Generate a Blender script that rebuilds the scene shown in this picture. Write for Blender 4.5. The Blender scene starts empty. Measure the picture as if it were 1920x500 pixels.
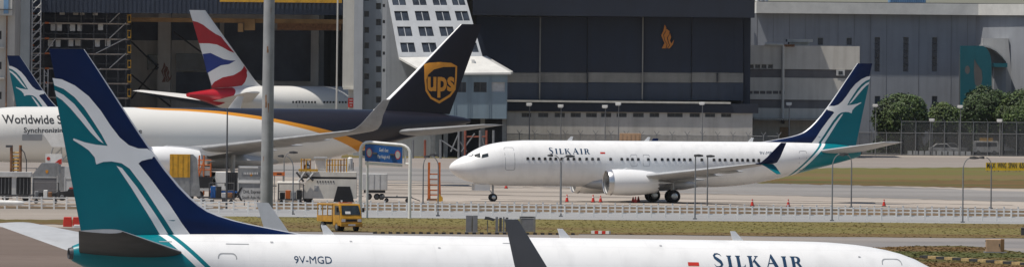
import bpy, bmesh, math, random
from mathutils import Vector, Matrix
from mathutils.geometry import delaunay_2d_cdt
R = math.radians
random.seed(7)
sc = bpy.context.scene
col = sc.collection

# ------------------------------------------------------------------ camera
F, CH, YH, ROLL = 18000.0, 12.2, 116.0, R(0.55)
cd = bpy.data.cameras.new('camera'); cam = bpy.data.objects.new('camera', cd); col.objects.link(cam)
cam.location = (0, 0, CH); cam.rotation_euler = (R(90), -ROLL, 0)
cd.sensor_width = 36; cd.lens = 36 * F / 1920; cd.shift_y = -(250 - YH) / 1920
cd.clip_start = 1; cd.clip_end = 20000
sc.camera = cam
# ------------------------------------------------------------------ sky, sun, exposure
SUN = Vector((-0.40, -0.16, 1.0)).normalized()
w = bpy.data.worlds.new('World'); sc.world = w; w.use_nodes = True
wn = w.node_tree.nodes; wl = w.node_tree.links
sky = wn.new('ShaderNodeTexSky'); sky.sky_type = 'NISHITA'; sky.sun_disc = False
sky.sun_elevation = math.asin(SUN.z); sky.sun_rotation = math.atan2(SUN.x, SUN.y)
sky.air_density = 1.0; sky.dust_density = 1.2; sky.ozone_density = 1.0
wl.new(sky.outputs[0], wn['Background'].inputs[0]); wn['Background'].inputs[1].default_value = 0.085
sd = bpy.data.lights.new('sun', 'SUN'); so = bpy.data.objects.new('sun', sd); col.objects.link(so)
sd.energy = 4.2; sd.angle = R(0.6); sd.color = (1.0, 0.94, 0.855)
so.rotation_euler = (-SUN).to_track_quat('-Z', 'Y').to_euler(); so.location = (0, 300, 200)
vs = sc.view_settings; vs.view_transform = 'Standard'; vs.look = 'None'; vs.exposure = 0.05; vs.gamma = 1.0
vs.use_curve_mapping = False

# ------------------------------------------------------------------ photograph pixel -> place
_c, _s = math.cos(ROLL), math.sin(ROLL)
def at(px, py, D):
    dx, dy = px - 960, py - YH
    x = dx * _c + dy * _s; y = -dx * _s + dy * _c
    return Vector((x * D / F, D, CH - y * D / F))
def gd(px, py):
    return CH * F / (-(px - 960) * _s + (py - YH) * _c)
def gp(px, py):
    p = at(px, py, gd(px, py)); p.z = 0; return p
def rect(x0, y0, x1, y1, D):
    "world x0,x1,z0,z1 of a pixel rectangle at depth D (roll taken at its centre)"
    cx, cy = (x0 + x1) / 2, (y0 + y1) / 2; p = at(cx, cy, D); k = D / F
    return p.x - (x1 - x0) / 2 * k, p.x + (x1 - x0) / 2 * k, p.z - (y1 - y0) / 2 * k, p.z + (y1 - y0) / 2 * k

# ------------------------------------------------------------------ materials
MATS = {}
def mat(name, colr, rough=0.6, metal=0.0, var=0.12, scale=1.5, bump=0.0, streak=0.0, col2=None, spec=0.5, coat=0.0):
    m = bpy.data.materials.new(name); m.use_nodes = True
    n = m.node_tree.nodes; l = m.node_tree.links; b = n['Principled BSDF']
    b.inputs['Roughness'].default_value = rough; b.inputs['Metallic'].default_value = metal
    b.inputs['Specular IOR Level'].default_value = spec; b.inputs['Coat Weight'].default_value = coat
    tc = n.new('ShaderNodeTexCoord')
    nz = n.new('ShaderNodeTexNoise'); nz.inputs['Scale'].default_value = scale; nz.inputs['Detail'].default_value = 6
    nz.inputs['Roughness'].default_value = 0.62
    l.new(tc.outputs['Object'], nz.inputs['Vector'])
    rp = n.new('ShaderNodeValToRGB')
    c2 = col2 if col2 else [c * (1 - 2.2 * var) for c in colr]
    c1 = colr if col2 else [min(1, c * (1 + 0.8 * var)) for c in colr]
    rp.color_ramp.elements[0].position = 0.32; rp.color_ramp.elements[1].position = 0.68
    rp.color_ramp.elements[0].color = (*c2, 1); rp.color_ramp.elements[1].color = (*c1, 1)
    l.new(nz.outputs['Fac'], rp.inputs[0]); out = rp.outputs[0]
    if streak > 0:
        mp = n.new('ShaderNodeMapping'); mp.inputs['Scale'].default_value = (1.1, 1.1, 0.07)
        l.new(tc.outputs['Object'], mp.inputs['Vector'])
        n2 = n.new('ShaderNodeTexNoise'); n2.inputs['Scale'].default_value = 1.3; n2.inputs['Detail'].default_value = 5
        l.new(mp.outputs[0], n2.inputs['Vector'])
        r2 = n.new('ShaderNodeMapRange'); r2.inputs[1].default_value = 0.45; r2.inputs[2].default_value = 0.75
        r2.inputs[3].default_value = 0; r2.inputs[4].default_value = streak
        l.new(n2.outputs['Fac'], r2.inputs[0])
        mx = n.new('ShaderNodeMixRGB'); mx.blend_type = 'MULTIPLY'; mx.inputs[2].default_value = (0.42, 0.38, 0.34, 1)
        l.new(r2.outputs[0], mx.inputs[0]); l.new(out, mx.inputs[1]); out = mx.outputs[0]
    l.new(out, b.inputs['Base Color'])
    if bump > 0:
        bp = n.new('ShaderNodeBump'); bp.inputs['Strength'].default_value = bump; bp.inputs['Distance'].default_value = 0.05
        l.new(nz.outputs['Fac'], bp.inputs['Height']); l.new(bp.outputs[0], b.inputs['Normal'])
    MATS[name] = m
    return m
M = MATS
mat('white_paint', (0.80, 0.80, 0.79), 0.33, var=0.02, scale=0.8, coat=0.15)
mat('grey_white', (0.46, 0.47, 0.475), 0.4, var=0.05, scale=1.2)
mat('wing_grey', (0.42, 0.43, 0.44), 0.5, var=0.06, scale=0.8, streak=0.2, spec=0.3)
mat('cargo_wing', (0.30, 0.305, 0.31), 0.5, var=0.08, scale=0.8, streak=0.25, spec=0.3)
mat('stab_under_shade', (0.075, 0.075, 0.072), 0.6, var=0.1, scale=0.8, streak=0.3, spec=0.15)  # grey underside, made darker to put its shade into the colour
mat('navy_paint', (0.003, 0.014, 0.066), 0.38, var=0.08, scale=0.6, spec=0.18)
mat('teal_paint', (0.0, 0.15, 0.185), 0.4, var=0.04, scale=0.5, spec=0.2)
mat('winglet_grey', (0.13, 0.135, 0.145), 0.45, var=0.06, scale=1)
mat('brown_paint', (0.009, 0.0085, 0.015), 0.42, var=0.1, scale=0.7, spec=0.25)
mat('gold_paint', (0.62, 0.25, 0.015), 0.4, var=0.06, scale=1)
mat('red_paint', (0.42, 0.012, 0.022), 0.35, var=0.06, scale=0.7)
mat('blue_paint', (0.012, 0.035, 0.22), 0.35, var=0.06, scale=0.7)
mat('letter_blue', (0.012, 0.045, 0.10), 0.4, var=0.05)
mat('letter_dark', (0.03, 0.032, 0.035), 0.5, var=0.05)
mat('line_grey', (0.33, 0.34, 0.35), 0.5, var=0.05)
mat('window_dark', (0.02, 0.025, 0.032), 0.12, var=0.1, scale=3)
mat('cockpit_glass', (0.03, 0.04, 0.045), 0.06, var=0.3, scale=2)
mat('bare_metal', (0.60, 0.60, 0.60), 0.28, metal=0.9, var=0.06, scale=3)
mat('dark_metal', (0.10, 0.10, 0.105), 0.45, metal=0.6, var=0.12, scale=4)
mat('tyre', (0.018, 0.018, 0.018), 0.8, var=0.15, scale=6)
mat('black', (0.014, 0.014, 0.016), 0.6, var=0.15, scale=3)
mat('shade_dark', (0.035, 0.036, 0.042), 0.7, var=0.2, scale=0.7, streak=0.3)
mat('orange_paint', (0.55, 0.13, 0.02), 0.5, var=0.12, scale=2)
mat('yellow_paint', (0.62, 0.33, 0.02), 0.45, var=0.14, scale=2.5, streak=0.3)
mat('truck_yellow', (0.50, 0.245, 0.008), 0.38, var=0.14, scale=2, coat=0.2)
mat('red_plastic', (0.55, 0.03, 0.015), 0.45, var=0.08, scale=2)
mat('white_plastic', (0.74, 0.73, 0.70), 0.5, var=0.05, scale=2, streak=0.2)
mat('fence_white', (0.80, 0.79, 0.76), 0.55, var=0.06, scale=2, streak=0.25)
mat('galvanised', (0.22, 0.225, 0.23), 0.55, metal=0.2, var=0.1, scale=2, streak=0.3)
mat('mast_grey', (0.30, 0.31, 0.32), 0.6, var=0.1, scale=0.9, streak=0.6)
mat('rust', (0.25, 0.12, 0.055), 0.8, var=0.25, scale=3)
mat('lamp_dark', (0.07, 0.07, 0.075), 0.5, var=0.1)
mat('cargo_cream', (0.74, 0.70, 0.62), 0.5, var=0.06, scale=1.4, streak=0.2)
mat('container_grey', (0.29, 0.295, 0.30), 0.4, metal=0.3, var=0.12, scale=1.8, streak=0.3)
mat('container_light', (0.50, 0.50, 0.49), 0.45, var=0.08, scale=1.8, streak=0.3)
mat('blue_sign', (0.005, 0.085, 0.30), 0.4, var=0.05)
mat('sign_yellow', (0.72, 0.47, 0.01), 0.5, var=0.06)
mat('cabinet_grey', (0.20, 0.205, 0.215), 0.5, var=0.08, scale=3, streak=0.25)
mat('cabinet_tan', (0.50, 0.32, 0.19), 0.6, var=0.08, scale=2.5, streak=0.2)
mat('cabinet_orange', (0.48, 0.21, 0.04), 0.6, var=0.08, scale=2.5)
# buildings
mat('hangar_navy', (0.007, 0.014, 0.034), 0.55, var=0.12, scale=0.25, streak=0.25)
mat('hangar_blue', (0.026, 0.038, 0.064), 0.55, var=0.1, scale=0.3, streak=0.3)
mat('hangar_header', (0.011, 0.016, 0.030), 0.6, var=0.12, scale=0.3, streak=0.2)
mat('strip_grey', (0.23, 0.22, 0.20), 0.6, var=0.1, scale=0.4, streak=0.3)
mat('ledge_pale', (0.58, 0.56, 0.50), 0.7, var=0.15, scale=1)
mat('beige_wall', (0.50, 0.48, 0.44), 0.75, var=0.07, scale=0.35, streak=0.4)
mat('beige_light', (0.60, 0.575, 0.52), 0.75, var=0.06, scale=0.3, streak=0.3)
mat('band_grey', (0.155, 0.15, 0.155), 0.7, var=0.08, scale=0.5, streak=0.25)
mat('plant_grey', (0.27, 0.285, 0.31), 0.6, var=0.06, scale=0.2, streak=0.25)
mat('plant_pale', (0.42, 0.42, 0.41), 0.65, var=0.05, scale=0.3, streak=0.2)
mat('roof_white', (0.62, 0.61, 0.57), 0.55, var=0.07, scale=0.5)
mat('roof_blue', (0.16, 0.30, 0.47), 0.5, var=0.1, scale=1)
mat('tower_grey', (0.24, 0.27, 0.30), 0.6, var=0.06, scale=0.3, streak=0.25)
mat('tower_pale', (0.40, 0.42, 0.44), 0.6, var=0.05, scale=0.3, streak=0.2)
mat('shed_blue', (0.20, 0.265, 0.31), 0.55, var=0.06, scale=0.3, streak=0.3)
mat('column_cream', (0.52, 0.51, 0.47), 0.65, var=0.05, scale=0.4, streak=0.25)
mat('teal_wall', (0.0, 0.105, 0.13), 0.5, var=0.06, scale=0.4, streak=0.15)
mat('door_brown', (0.26, 0.17, 0.09), 0.6, var=0.1, scale=1)
mat('bird_orange', (0.55, 0.19, 0.02), 0.5, var=0.05)
mat('bird_brown', (0.22, 0.10, 0.07), 0.6, var=0.1)
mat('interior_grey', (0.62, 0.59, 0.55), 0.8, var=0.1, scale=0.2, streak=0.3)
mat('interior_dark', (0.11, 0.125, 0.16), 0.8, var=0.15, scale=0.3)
mat('lattice', (0.55, 0.55, 0.54), 0.6, var=0.12, scale=1)
mat('catwalk', (0.42, 0.36, 0.30), 0.7, var=0.15, scale=0.8)
mat('crane_yellow', (0.34, 0.20, 0.08), 0.6, var=0.15, scale=0.6, streak=0.3)
mat('glass_dark', (0.035, 0.045, 0.06), 0.1, var=0.35, scale=0.6)
mat('glass_blue', (0.03, 0.05, 0.085), 0.15, var=0.25, scale=0.6)
mat('bark', (0.09, 0.065, 0.045), 0.9, var=0.2, scale=3)
mat('leaf_a', (0.050, 0.090, 0.012), 0.65, var=0.25, scale=0.7)
mat('leaf_b', (0.032, 0.064, 0.010), 0.65, var=0.25, scale=0.7)
mat('leaf_c', (0.075, 0.115, 0.016), 0.65, var=0.22, scale=0.7)
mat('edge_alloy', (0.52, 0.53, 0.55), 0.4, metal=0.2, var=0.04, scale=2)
mat('panel_white', (0.35, 0.37, 0.39), 0.6, var=0.05, scale=0.4, streak=0.2)
mat('hazed_red', (0.26, 0.07, 0.04), 0.7, var=0.2, scale=0.8)  # orange-red paint, darkened in colour for the haze over distance
mat('seam_dark', (0.002, 0.03, 0.045), 0.6, var=0.05)
mat('kerb_black', (0.03, 0.03, 0.03), 0.8, var=0.2, scale=3)
mat('kerb_yellow', (0.46, 0.33, 0.14), 0.8, var=0.2, scale=3)

def ground_mat(name, c_dark, c_light, s1, s2, streaky=(1, 1), c_mark=None, mark=(0.6, 0.75), rough=0.9):
    m = bpy.data.materials.new(name); m.use_nodes = True
    n = m.node_tree.nodes; l = m.node_tree.links; b = n['Principled BSDF']
    b.inputs['Roughness'].default_value = rough; b.inputs['Specular IOR Level'].default_value = 0.2
    tc = n.new('ShaderNodeTexCoord'); mp = n.new('ShaderNodeMapping'); mp.inputs['Scale'].default_value = (streaky[0], streaky[1], 1)
    l.new(tc.outputs['Object'], mp.inputs[0])
    a = n.new('ShaderNodeTexNoise'); a.inputs['Scale'].default_value = s1; a.inputs['Detail'].default_value = 8; a.inputs['Roughness'].default_value = 0.65
    d = n.new('ShaderNodeTexNoise'); d.inputs['Scale'].default_value = s2; d.inputs['Detail'].default_value = 4
    l.new(mp.outputs[0], a.inputs[0]); l.new(tc.outputs['Object'], d.inputs[0])
    ad = n.new('ShaderNodeMath'); ad.operation = 'MULTIPLY_ADD'; ad.inputs[1].default_value = 0.45
    l.new(d.outputs['Fac'], ad.inputs[0]); l.new(a.outputs['Fac'], ad.inputs[2])
    rp = n.new('ShaderNodeValToRGB'); rp.color_ramp.elements[0].position = 0.5; rp.color_ramp.elements[1].position = 0.95
    rp.color_ramp.elements[0].color = (*c_dark, 1); rp.color_ramp.elements[1].color = (*c_light, 1)
    l.new(ad.outputs[0], rp.inputs[0]); out = rp.outputs[0]
    if c_mark:
        e = n.new('ShaderNodeTexNoise'); e.inputs['Scale'].default_value = s1 * 0.4; e.inputs['Detail'].default_value = 6
        e.inputs['Distortion'].default_value = 0.6
        m2 = n.new('ShaderNodeMapping'); m2.inputs['Location'].default_value = (31, 17, 5); l.new(mp.outputs[0], m2.inputs[0]); l.new(m2.outputs[0], e.inputs[0])
        mr = n.new('ShaderNodeMapRange'); mr.inputs[1].default_value = mark[0] - 0.1; mr.inputs[2].default_value = mark[1] - 0.1
        l.new(e.outputs['Fac'], mr.inputs[0])
        mx = n.new('ShaderNodeMixRGB'); mx.inputs[2].default_value = (*c_mark, 1)
        l.new(mr.outputs[0], mx.inputs[0]); l.new(out, mx.inputs[1]); out = mx.outputs[0]
    l.new(out, b.inputs['Base Color'])
    bp = n.new('ShaderNodeBump'); bp.inputs['Strength'].default_value = 0.4; bp.inputs['Distance'].default_value = 0.02
    l.new(d.outputs['Fac'], bp.inputs['Height']); l.new(bp.outputs[0], b.inputs['Normal'])
    MATS[name] = m
ground_mat('apron_concrete', (0.30, 0.262, 0.222), (0.40, 0.35, 0.30), 0.05, 0.9, (0.25, 1), (0.23, 0.20, 0.17), (0.56, 0.76))
ground_mat('far_pavement', (0.20, 0.175, 0.155), (0.285, 0.25, 0.22), 0.05, 0.8, (0.3, 1))
ground_mat('taxi_asphalt', (0.19, 0.18, 0.17), (0.28, 0.265, 0.25), 0.06, 0.9, (0.3, 1), (0.13, 0.125, 0.12), (0.6, 0.8))
ground_mat('road_asphalt', (0.15, 0.14, 0.135), (0.25, 0.235, 0.225), 0.10, 1.2, (0.3, 1), (0.30, 0.26, 0.22), (0.62, 0.75))
ground_mat('near_taxiway', (0.115, 0.085, 0.068), (0.185, 0.145, 0.12), 0.06, 1.0, (0.3, 1), (0.13, 0.10, 0.08), (0.6, 0.8))
ground_mat('drain_concrete', (0.22, 0.22, 0.22), (0.32, 0.32, 0.315), 0.12, 1.5, (0.3, 1))
ground_mat('dirt', (0.085, 0.052, 0.025), (0.20, 0.135, 0.075), 0.35, 2.0, (1, 1), (0.05, 0.045, 0.03), (0.6, 0.75))
ground_mat('dry_grass', (0.12, 0.105, 0.028), (0.19, 0.155, 0.05), 0.12, 1.6, (0.3, 1), (0.13, 0.085, 0.03), (0.52, 0.68))
ground_mat('far_grass', (0.085, 0.09, 0.02), (0.15, 0.14, 0.038), 0.05, 1.2, (0.25, 1), (0.15, 0.095, 0.04), (0.57, 0.72))
ground_mat('tyre_mark', (0.17, 0.15, 0.13), (0.30, 0.26, 0.225), 0.12, 0.9, (0.25, 1))
ground_mat('lot_asphalt', (0.04, 0.04, 0.04), (0.075, 0.073, 0.07), 0.15, 1.2)
ground_mat('brown_grass', (0.085, 0.05, 0.015), (0.17, 0.10, 0.035), 0.15, 1.6, (0.5, 1), (0.07, 0.075, 0.018), (0.56, 0.7))

# fuselage liveries, drawn in the aircraft's own coordinates (x forward, z up)
def livery_silk():
    m = bpy.data.materials.new('silk_fuselage'); m.use_nodes = True
    n = m.node_tree.nodes; l = m.node_tree.links; b = n['Principled BSDF']
    b.inputs['Roughness'].default_value = 0.36; b.inputs['Specular IOR Level'].default_value = 0.35
    tc = n.new('ShaderNodeTexCoord'); sp = n.new('ShaderNodeSeparateXYZ'); l.new(tc.outputs['Object'], sp.inputs[0])
    def math_(op, a, bb):
        q = n.new('ShaderNodeMath'); q.operation = op
        for i, v in enumerate((a, bb)):
            if isinstance(v, (int, float)): q.inputs[i].default_value = v
            else: l.new(v, q.inputs[i])
        return q.outputs[0]
    s_ = math_('MULTIPLY', sp.outputs[0], -1.0)
    t = math_('SUBTRACT', math_('SUBTRACT', s_, 34.47), math_('MULTIPLY', math_('SUBTRACT', sp.outputs[2], 5.14), 1.04))
    a = math_('GREATER_THAN', t, 0.0)
    bnd = math_('MULTIPLY', math_('GREATER_THAN', t, -0.57), math_('LESS_THAN', t, -0.34))
    fac = math_('MAXIMUM', a, bnd)
    nz = n.new('ShaderNodeTexNoise'); nz.inputs['Scale'].default_value = 0.7; nz.inputs['Detail'].default_value = 6; l.new(tc.outputs['Object'], nz.inputs[0])
    rp = n.new('ShaderNodeValToRGB'); rp.color_ramp.elements[0].color = (0.76, 0.76, 0.75, 1); rp.color_ramp.elements[1].color = (0.82, 0.82, 0.815, 1)
    l.new(nz.outputs['Fac'], rp.inputs[0])
    cb_ = n.new('ShaderNodeCombineXYZ'); l.new(sp.outputs[0], cb_.inputs[0]); l.new(sp.outputs[2], cb_.inputs[1])
    br = n.new('ShaderNodeTexBrick'); br.inputs['Scale'].default_value = 1.0; br.inputs['Brick Width'].default_value = 2.5; br.inputs['Row Height'].default_value = 0.72; br.inputs['Mortar Size'].default_value = 0.012
    br.inputs['Color1'].default_value = (1, 1, 1, 1); br.inputs['Color2'].default_value = (0.975, 0.975, 0.97, 1); br.inputs['Mortar'].default_value = (0.93, 0.93, 0.93, 1); l.new(cb_.outputs[0], br.inputs['Vector'])
    mpg = n.new('ShaderNodeMapping'); mpg.inputs['Scale'].default_value = (0.9, 0.9, 0.16); l.new(tc.outputs['Object'], mpg.inputs[0])
    ng = n.new('ShaderNodeTexNoise'); ng.inputs['Scale'].default_value = 1.6; ng.inputs['Detail'].default_value = 7; l.new(mpg.outputs[0], ng.inputs[0])
    rg = n.new('ShaderNodeMapRange'); rg.inputs[1].default_value = 0.48; rg.inputs[2].default_value = 0.8; rg.inputs[3].default_value = 1.0; rg.inputs[4].default_value = 0.88; l.new(ng.outputs['Fac'], rg.inputs[0])
    mm = n.new('ShaderNodeMixRGB'); mm.blend_type = 'MULTIPLY'; mm.inputs[0].default_value = 1; l.new(rp.outputs[0], mm.inputs[1]); l.new(br.outputs[0], mm.inputs[2])
    rp2 = n.new('ShaderNodeMixRGB'); rp2.blend_type = 'MULTIPLY'; rp2.inputs[0].default_value = 1; l.new(mm.outputs[0], rp2.inputs[1]); l.new(rg.outputs[0], rp2.inputs[2]); rp = rp2
    mx = n.new('ShaderNodeMixRGB'); mx.inputs[2].default_value = (0.0, 0.175, 0.21, 1); l.new(rp.outputs[0], mx.inputs[1]); l.new(fac, mx.inputs[0])
    l.new(mx.outputs[0], b.inputs['Base Color']); MATS['silk_fuselage'] = m
livery_silk()
def livery_curve(name, length, zmin, zmax, pts, width, c_low, c_line, c_up):
    "paint line whose height follows a curve along the fuselage; above it c_up, below c_low, a stripe between"
    m = bpy.data.materials.new(name); m.use_nodes = True
    n = m.node_tree.nodes; l = m.node_tree.links; b = n['Principled BSDF']
    b.inputs['Roughness'].default_value = 0.36; b.inputs['Coat Weight'].default_value = 0.1
    tc = n.new('ShaderNodeTexCoord'); sp = n.new('ShaderNodeSeparateXYZ'); l.new(tc.outputs['Object'], sp.inputs[0])
    def curve(ps):
        mr = n.new('ShaderNodeMapRange'); mr.inputs[1].default_value = 0; mr.inputs[2].default_value = -length
        l.new(sp.outputs[0], mr.inputs[0])
        fc = n.new('ShaderNodeFloatCurve'); c = fc.mapping.curves[0]
        q = sorted(ps)
        c.points[0].location = q[0]; c.points[1].location = q[-1]
        for p in q[1:-1]: c.points.new(*p)
        fc.mapping.update(); l.new(mr.outputs[0], fc.inputs['Value'])
        return fc.outputs[0]
    k = zmax - zmin
    up = curve([(s / length, (z - zmin) / k) for s, z in pts]); lo = curve([(s / length, (z - wd - zmin) / k) for (s, z), wd in zip(pts, width)])
    zz = n.new('ShaderNodeMapRange'); zz.inputs[1].default_value = zmin; zz.inputs[2].default_value = zmax; l.new(sp.outputs[2], zz.inputs[0])
    def gt(a, bb):
        q = n.new('ShaderNodeMath'); q.operation = 'GREATER_THAN'; l.new(a, q.inputs[0]); l.new(bb, q.inputs[1]); return q.outputs[0]
    nz = n.new('ShaderNodeTexNoise'); nz.inputs['Scale'].default_value = 0.5; nz.inputs['Detail'].default_value = 6; l.new(tc.outputs['Object'], nz.inputs[0])
    rp = n.new('ShaderNodeValToRGB'); rp.color_ramp.elements[0].color = (*[c * 0.93 for c in c_low], 1); rp.color_ramp.elements[1].color = (*c_low, 1)
    l.new(nz.outputs['Fac'], rp.inputs[0])
    m1 = n.new('ShaderNodeMixRGB'); m1.inputs[2].default_value = (*c_line, 1); l.new(rp.outputs[0], m1.inputs[1]); l.new(gt(zz.outputs[0], lo), m1.inputs[0])
    m2 = n.new('ShaderNodeMixRGB'); m2.inputs[2].default_value = (*c_up, 1); l.new(m1.outputs[0], m2.inputs[1]); l.new(gt(zz.outputs[0], up), m2.inputs[0])
    l.new(m2.outputs[0], b.inputs['Base Color']); MATS[name] = m
livery_curve('ups_fuselage', 56, 0, 10, [(0, 8.2), (18, 7.75), (21, 7.42), (25, 7.28), (28.9, 7.02), (35.5, 6.0), (39.9, 4.95), (44.2, 3.2), (47, 1.2), (56, 0.2)],
             [0.2, 0.2, 0.18, 0.2, 0.3, 0.4, 0.75, 1.2, 1.0, 0.1], (0.72, 0.71, 0.67), (0.62, 0.25, 0.015), (0.010, 0.0095, 0.016))
livery_curve('british_fuselage', 64, 0, 12, [(0, 11.5), (50, 11.5), (53.5, 11), (55.2, 8.2), (57.5, 6.2), (59, 4), (61, 1), (64, 0.2)],
             [0.05] * 8, (0.84, 0.835, 0.80), (0.42, 0.012, 0.022), (0.42, 0.012, 0.022))

# ------------------------------------------------------------------ mesh helpers
class MB:
    def __init__(s): s.v = []; s.f = []; s.mi = []
    def add(s, vs_, fs, mi=0):
        k = len(s.v); s.v += [tuple(p) for p in vs_]; s.f += [tuple(i + k for i in q) for q in fs]; s.mi += [mi] * len(fs); return s
    def box(s, x0, y0, z0, x1, y1, z1, mi=0):
        if x0 > x1: x0, x1 = x1, x0
        if y0 > y1: y0, y1 = y1, y0
        if z0 > z1: z0, z1 = z1, z0
        return s.add([(x0, y0, z0), (x1, y0, z0), (x1, y1, z0), (x0, y1, z0), (x0, y0, z1), (x1, y0, z1), (x1, y1, z1), (x0, y1, z1)],
              [(0, 3, 2, 1), (4, 5, 6, 7), (0, 1, 5, 4), (1, 2, 6, 5), (2, 3, 7, 6), (3, 0, 4, 7)], mi)
    def loft(s, rings, cap=True, mi=0):
        n = len(rings[0]); vs_ = [p for r in rings for p in r]; fs = []
        for i in range(len(rings) - 1):
            for j in range(n):
                k = (j + 1) % n; fs.append((i * n + j, i * n + k, (i + 1) * n + k, (i + 1) * n + j))
        if cap: fs.append(tuple(reversed(range(n)))); fs.append(tuple((len(rings) - 1) * n + j for j in range(n)))
        return s.add(vs_, fs, mi)
    def tube(s, p0, p1, r0, r1=None, n=8, mi=0):
        p0, p1 = Vector(p0), Vector(p1); r1 = r0 if r1 is None else r1
        d = (p1 - p0).normalized(); u = d.orthogonal().normalized(); w_ = d.cross(u)
        ring = lambda p, r: [p + u * (r * math.cos(2 * math.pi * i / n)) + w_ * (r * math.sin(2 * math.pi * i / n)) for i in range(n)]
        return s.loft([ring(p0, r0), ring(p1, r1)], True, mi)
    def path(s, pts, r, n=8, mi=0):
        pts = [Vector(p) for p in pts]; rings = []
        u = None
        for i, p in enumerate(pts):
            d = (pts[min(i + 1, len(pts) - 1)] - pts[max(i - 1, 0)]).normalized()
            if u is None: u = d.orthogonal().normalized()
            u = (u - d * u.dot(d)).normalized(); w_ = d.cross(u)
            rr = r[i] if isinstance(r, (list, tuple)) else r
            rings.append([p + u * (rr * math.cos(2 * math.pi * j / n)) + w_ * (rr * math.sin(2 * math.pi * j / n)) for j in range(n)])
        return s.loft(rings, True, mi)
    def prism(s, poly, axis, a0, a1, mi=0):
        "poly of 2D points extruded along axis ('x','y','z')"
        def P(u, v, a): return (a, u, v) if axis == 'x' else ((u, a, v) if axis == 'y' else (u, v, a))
        n = len(poly)
        return s.add([P(u, v, a0) for u, v in poly] + [P(u, v, a1) for u, v in poly],
              [tuple(range(n)), tuple(reversed(range(n, 2 * n)))] + [(i, i + n, (i + 1) % n + n, (i + 1) % n) for i in range(n)], mi)
    def lathe(s, prof, c, axis='x', n=24, mi=0, closed=False):
        rings = []
        for a, r in prof:
            if axis == 'x': rings.append([(c[0] + a, c[1] + r * math.cos(2 * math.pi * i / n), c[2] + r * math.sin(2 * math.pi * i / n)) for i in range(n)])
            elif axis == 'y': rings.append([(c[0] + r * math.cos(2 * math.pi * i / n), c[1] + a, c[2] + r * math.sin(2 * math.pi * i / n)) for i in range(n)])
            else: rings.append([(c[0] + r * math.cos(2 * math.pi * i / n), c[1] + r * math.sin(2 * math.pi * i / n), c[2] + a) for i in range(n)])
        return s.loft(rings, not closed, mi)
    def build(s, name, mats, parent=None, off=None, smooth=False, fixn=True, angle=40):
        me = bpy.data.meshes.new(name)
        vs_ = s.v if off is None else [(x - off[0], y - off[1], z - off[2]) for x, y, z in s.v]
        me.from_pydata(vs_, [], s.f)
        if not isinstance(mats, (list, tuple)): mats = [mats]
        for q in mats: me.materials.append(MATS[q])
        me.polygons.foreach_set('material_index', s.mi)
        if fixn:
            b = bmesh.new(); b.from_mesh(me); bmesh.ops.recalc_face_normals(b, faces=b.faces); b.to_mesh(me); b.free()
        if smooth:
            me.polygons.foreach_set('use_smooth', [True] * len(me.polygons))
            me.set_sharp_from_angle(angle=R(angle))
        me.update()
        o = bpy.data.objects.new(name, me); col.objects.link(o)
        if parent is not None: o.parent = parent
        return o
def tag(o, label=None, cat=None, group=None, kind=None):
    if label: o['label'] = label
    if cat: o['category'] = cat
    if group: o['group'] = group
    if kind: o['kind'] = kind
    return o
def empty(name, loc, rz=0.0, label=None, cat=None, group=None):
    o = bpy.data.objects.new(name, None); col.objects.link(o); o.location = loc; o.rotation_euler = (0, 0, rz)
    o.empty_display_size = 0.5
    return tag(o, label, cat, group)
def part(mb, name, m, root, **k):
    "part of an unrotated thing, authored in world coordinates"
    return mb.build(name, m, root, off=root.location, **k)
def inst(o, name, parent, loc, scale=None, rz=0):
    c = bpy.data.objects.new(name, o.data); col.objects.link(c); c.parent = parent; c.location = loc
    if scale: c.scale = scale
    c.rotation_euler = (0, 0, rz)
    return c
def kids(o): return [c for c in bpy.data.objects if c.parent == o]
def copy_tree(o, parent=None, skip=()):
    c = o.copy(); col.objects.link(c); c.parent = parent
    for ch in list(o.children):
        if ch.name.split('.')[0] in skip: continue
        copy_tree(ch, c, skip)
    return c
def interp(tab, x, k):
    "monotone cubic through table rows (x, a, b, ...)"
    n = len(tab)
    if x <= tab[0][0]: return tab[0][k]
    if x >= tab[-1][0]: return tab[-1][k]
    i = max(j for j in range(n - 1) if tab[j][0] <= x)
    def sl(j): return (tab[j + 1][k] - tab[j][k]) / (tab[j + 1][0] - tab[j][0])
    def tg(j):
        if j <= 0: return sl(0)
        if j >= n - 1: return sl(n - 2)
        a, b = sl(j - 1), sl(j)
        return 0 if a * b <= 0 else 2 * a * b / (a + b)
    h = tab[i + 1][0] - tab[i][0]; t = (x - tab[i][0]) / h
    return ((2 * t**3 - 3 * t**2 + 1) * tab[i][k] + (t**3 - 2 * t**2 + t) * h * tg(i) + (-2 * t**3 + 3 * t**2) * tab[i + 1][k] + (t**3 - t**2) * h * tg(i + 1))
def inside(p, polys):
    c = False
    for q in polys:
        n = len(q); j = n - 1
        for i in range(n):
            if (q[i][1] > p[1]) != (q[j][1] > p[1]) and p[0] < (q[j][0] - q[i][0]) * (p[1] - q[i][1]) / (q[j][1] - q[i][1]) + q[i][0]: c = not c
            j = i
    return c
def tri2d(polys, step):
    pts = []; edges = []
    for q in polys:
        r = []
        for i in range(len(q)):
            a, b = Vector(q[i]), Vector(q[(i + 1) % len(q)]); k = max(1, int((b - a).length / step))
            for j in range(k): r.append(a.lerp(b, j / k))
        k0 = len(pts); pts += r; edges += [(k0 + i, k0 + (i + 1) % len(r)) for i in range(len(r))]
    xs = [p[0] for p in pts]; zs = [p[1] for p in pts]
    x = min(xs) + step / 2
    while x < max(xs):
        z = min(zs) + step / 2
        while z < max(zs):
            if inside((x, z), polys): pts.append(Vector((x, z)))
            z += step
        x += step
    v, e, f, *_ = delaunay_2d_cdt(pts, edges, [], 2, 1e-5)
    f = [t for t in f if inside((sum(v[i][0] for i in t) / len(t), sum(v[i][1] for i in t) / len(t)), polys)]
    return [(p[0], p[1]) for p in v], f
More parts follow.
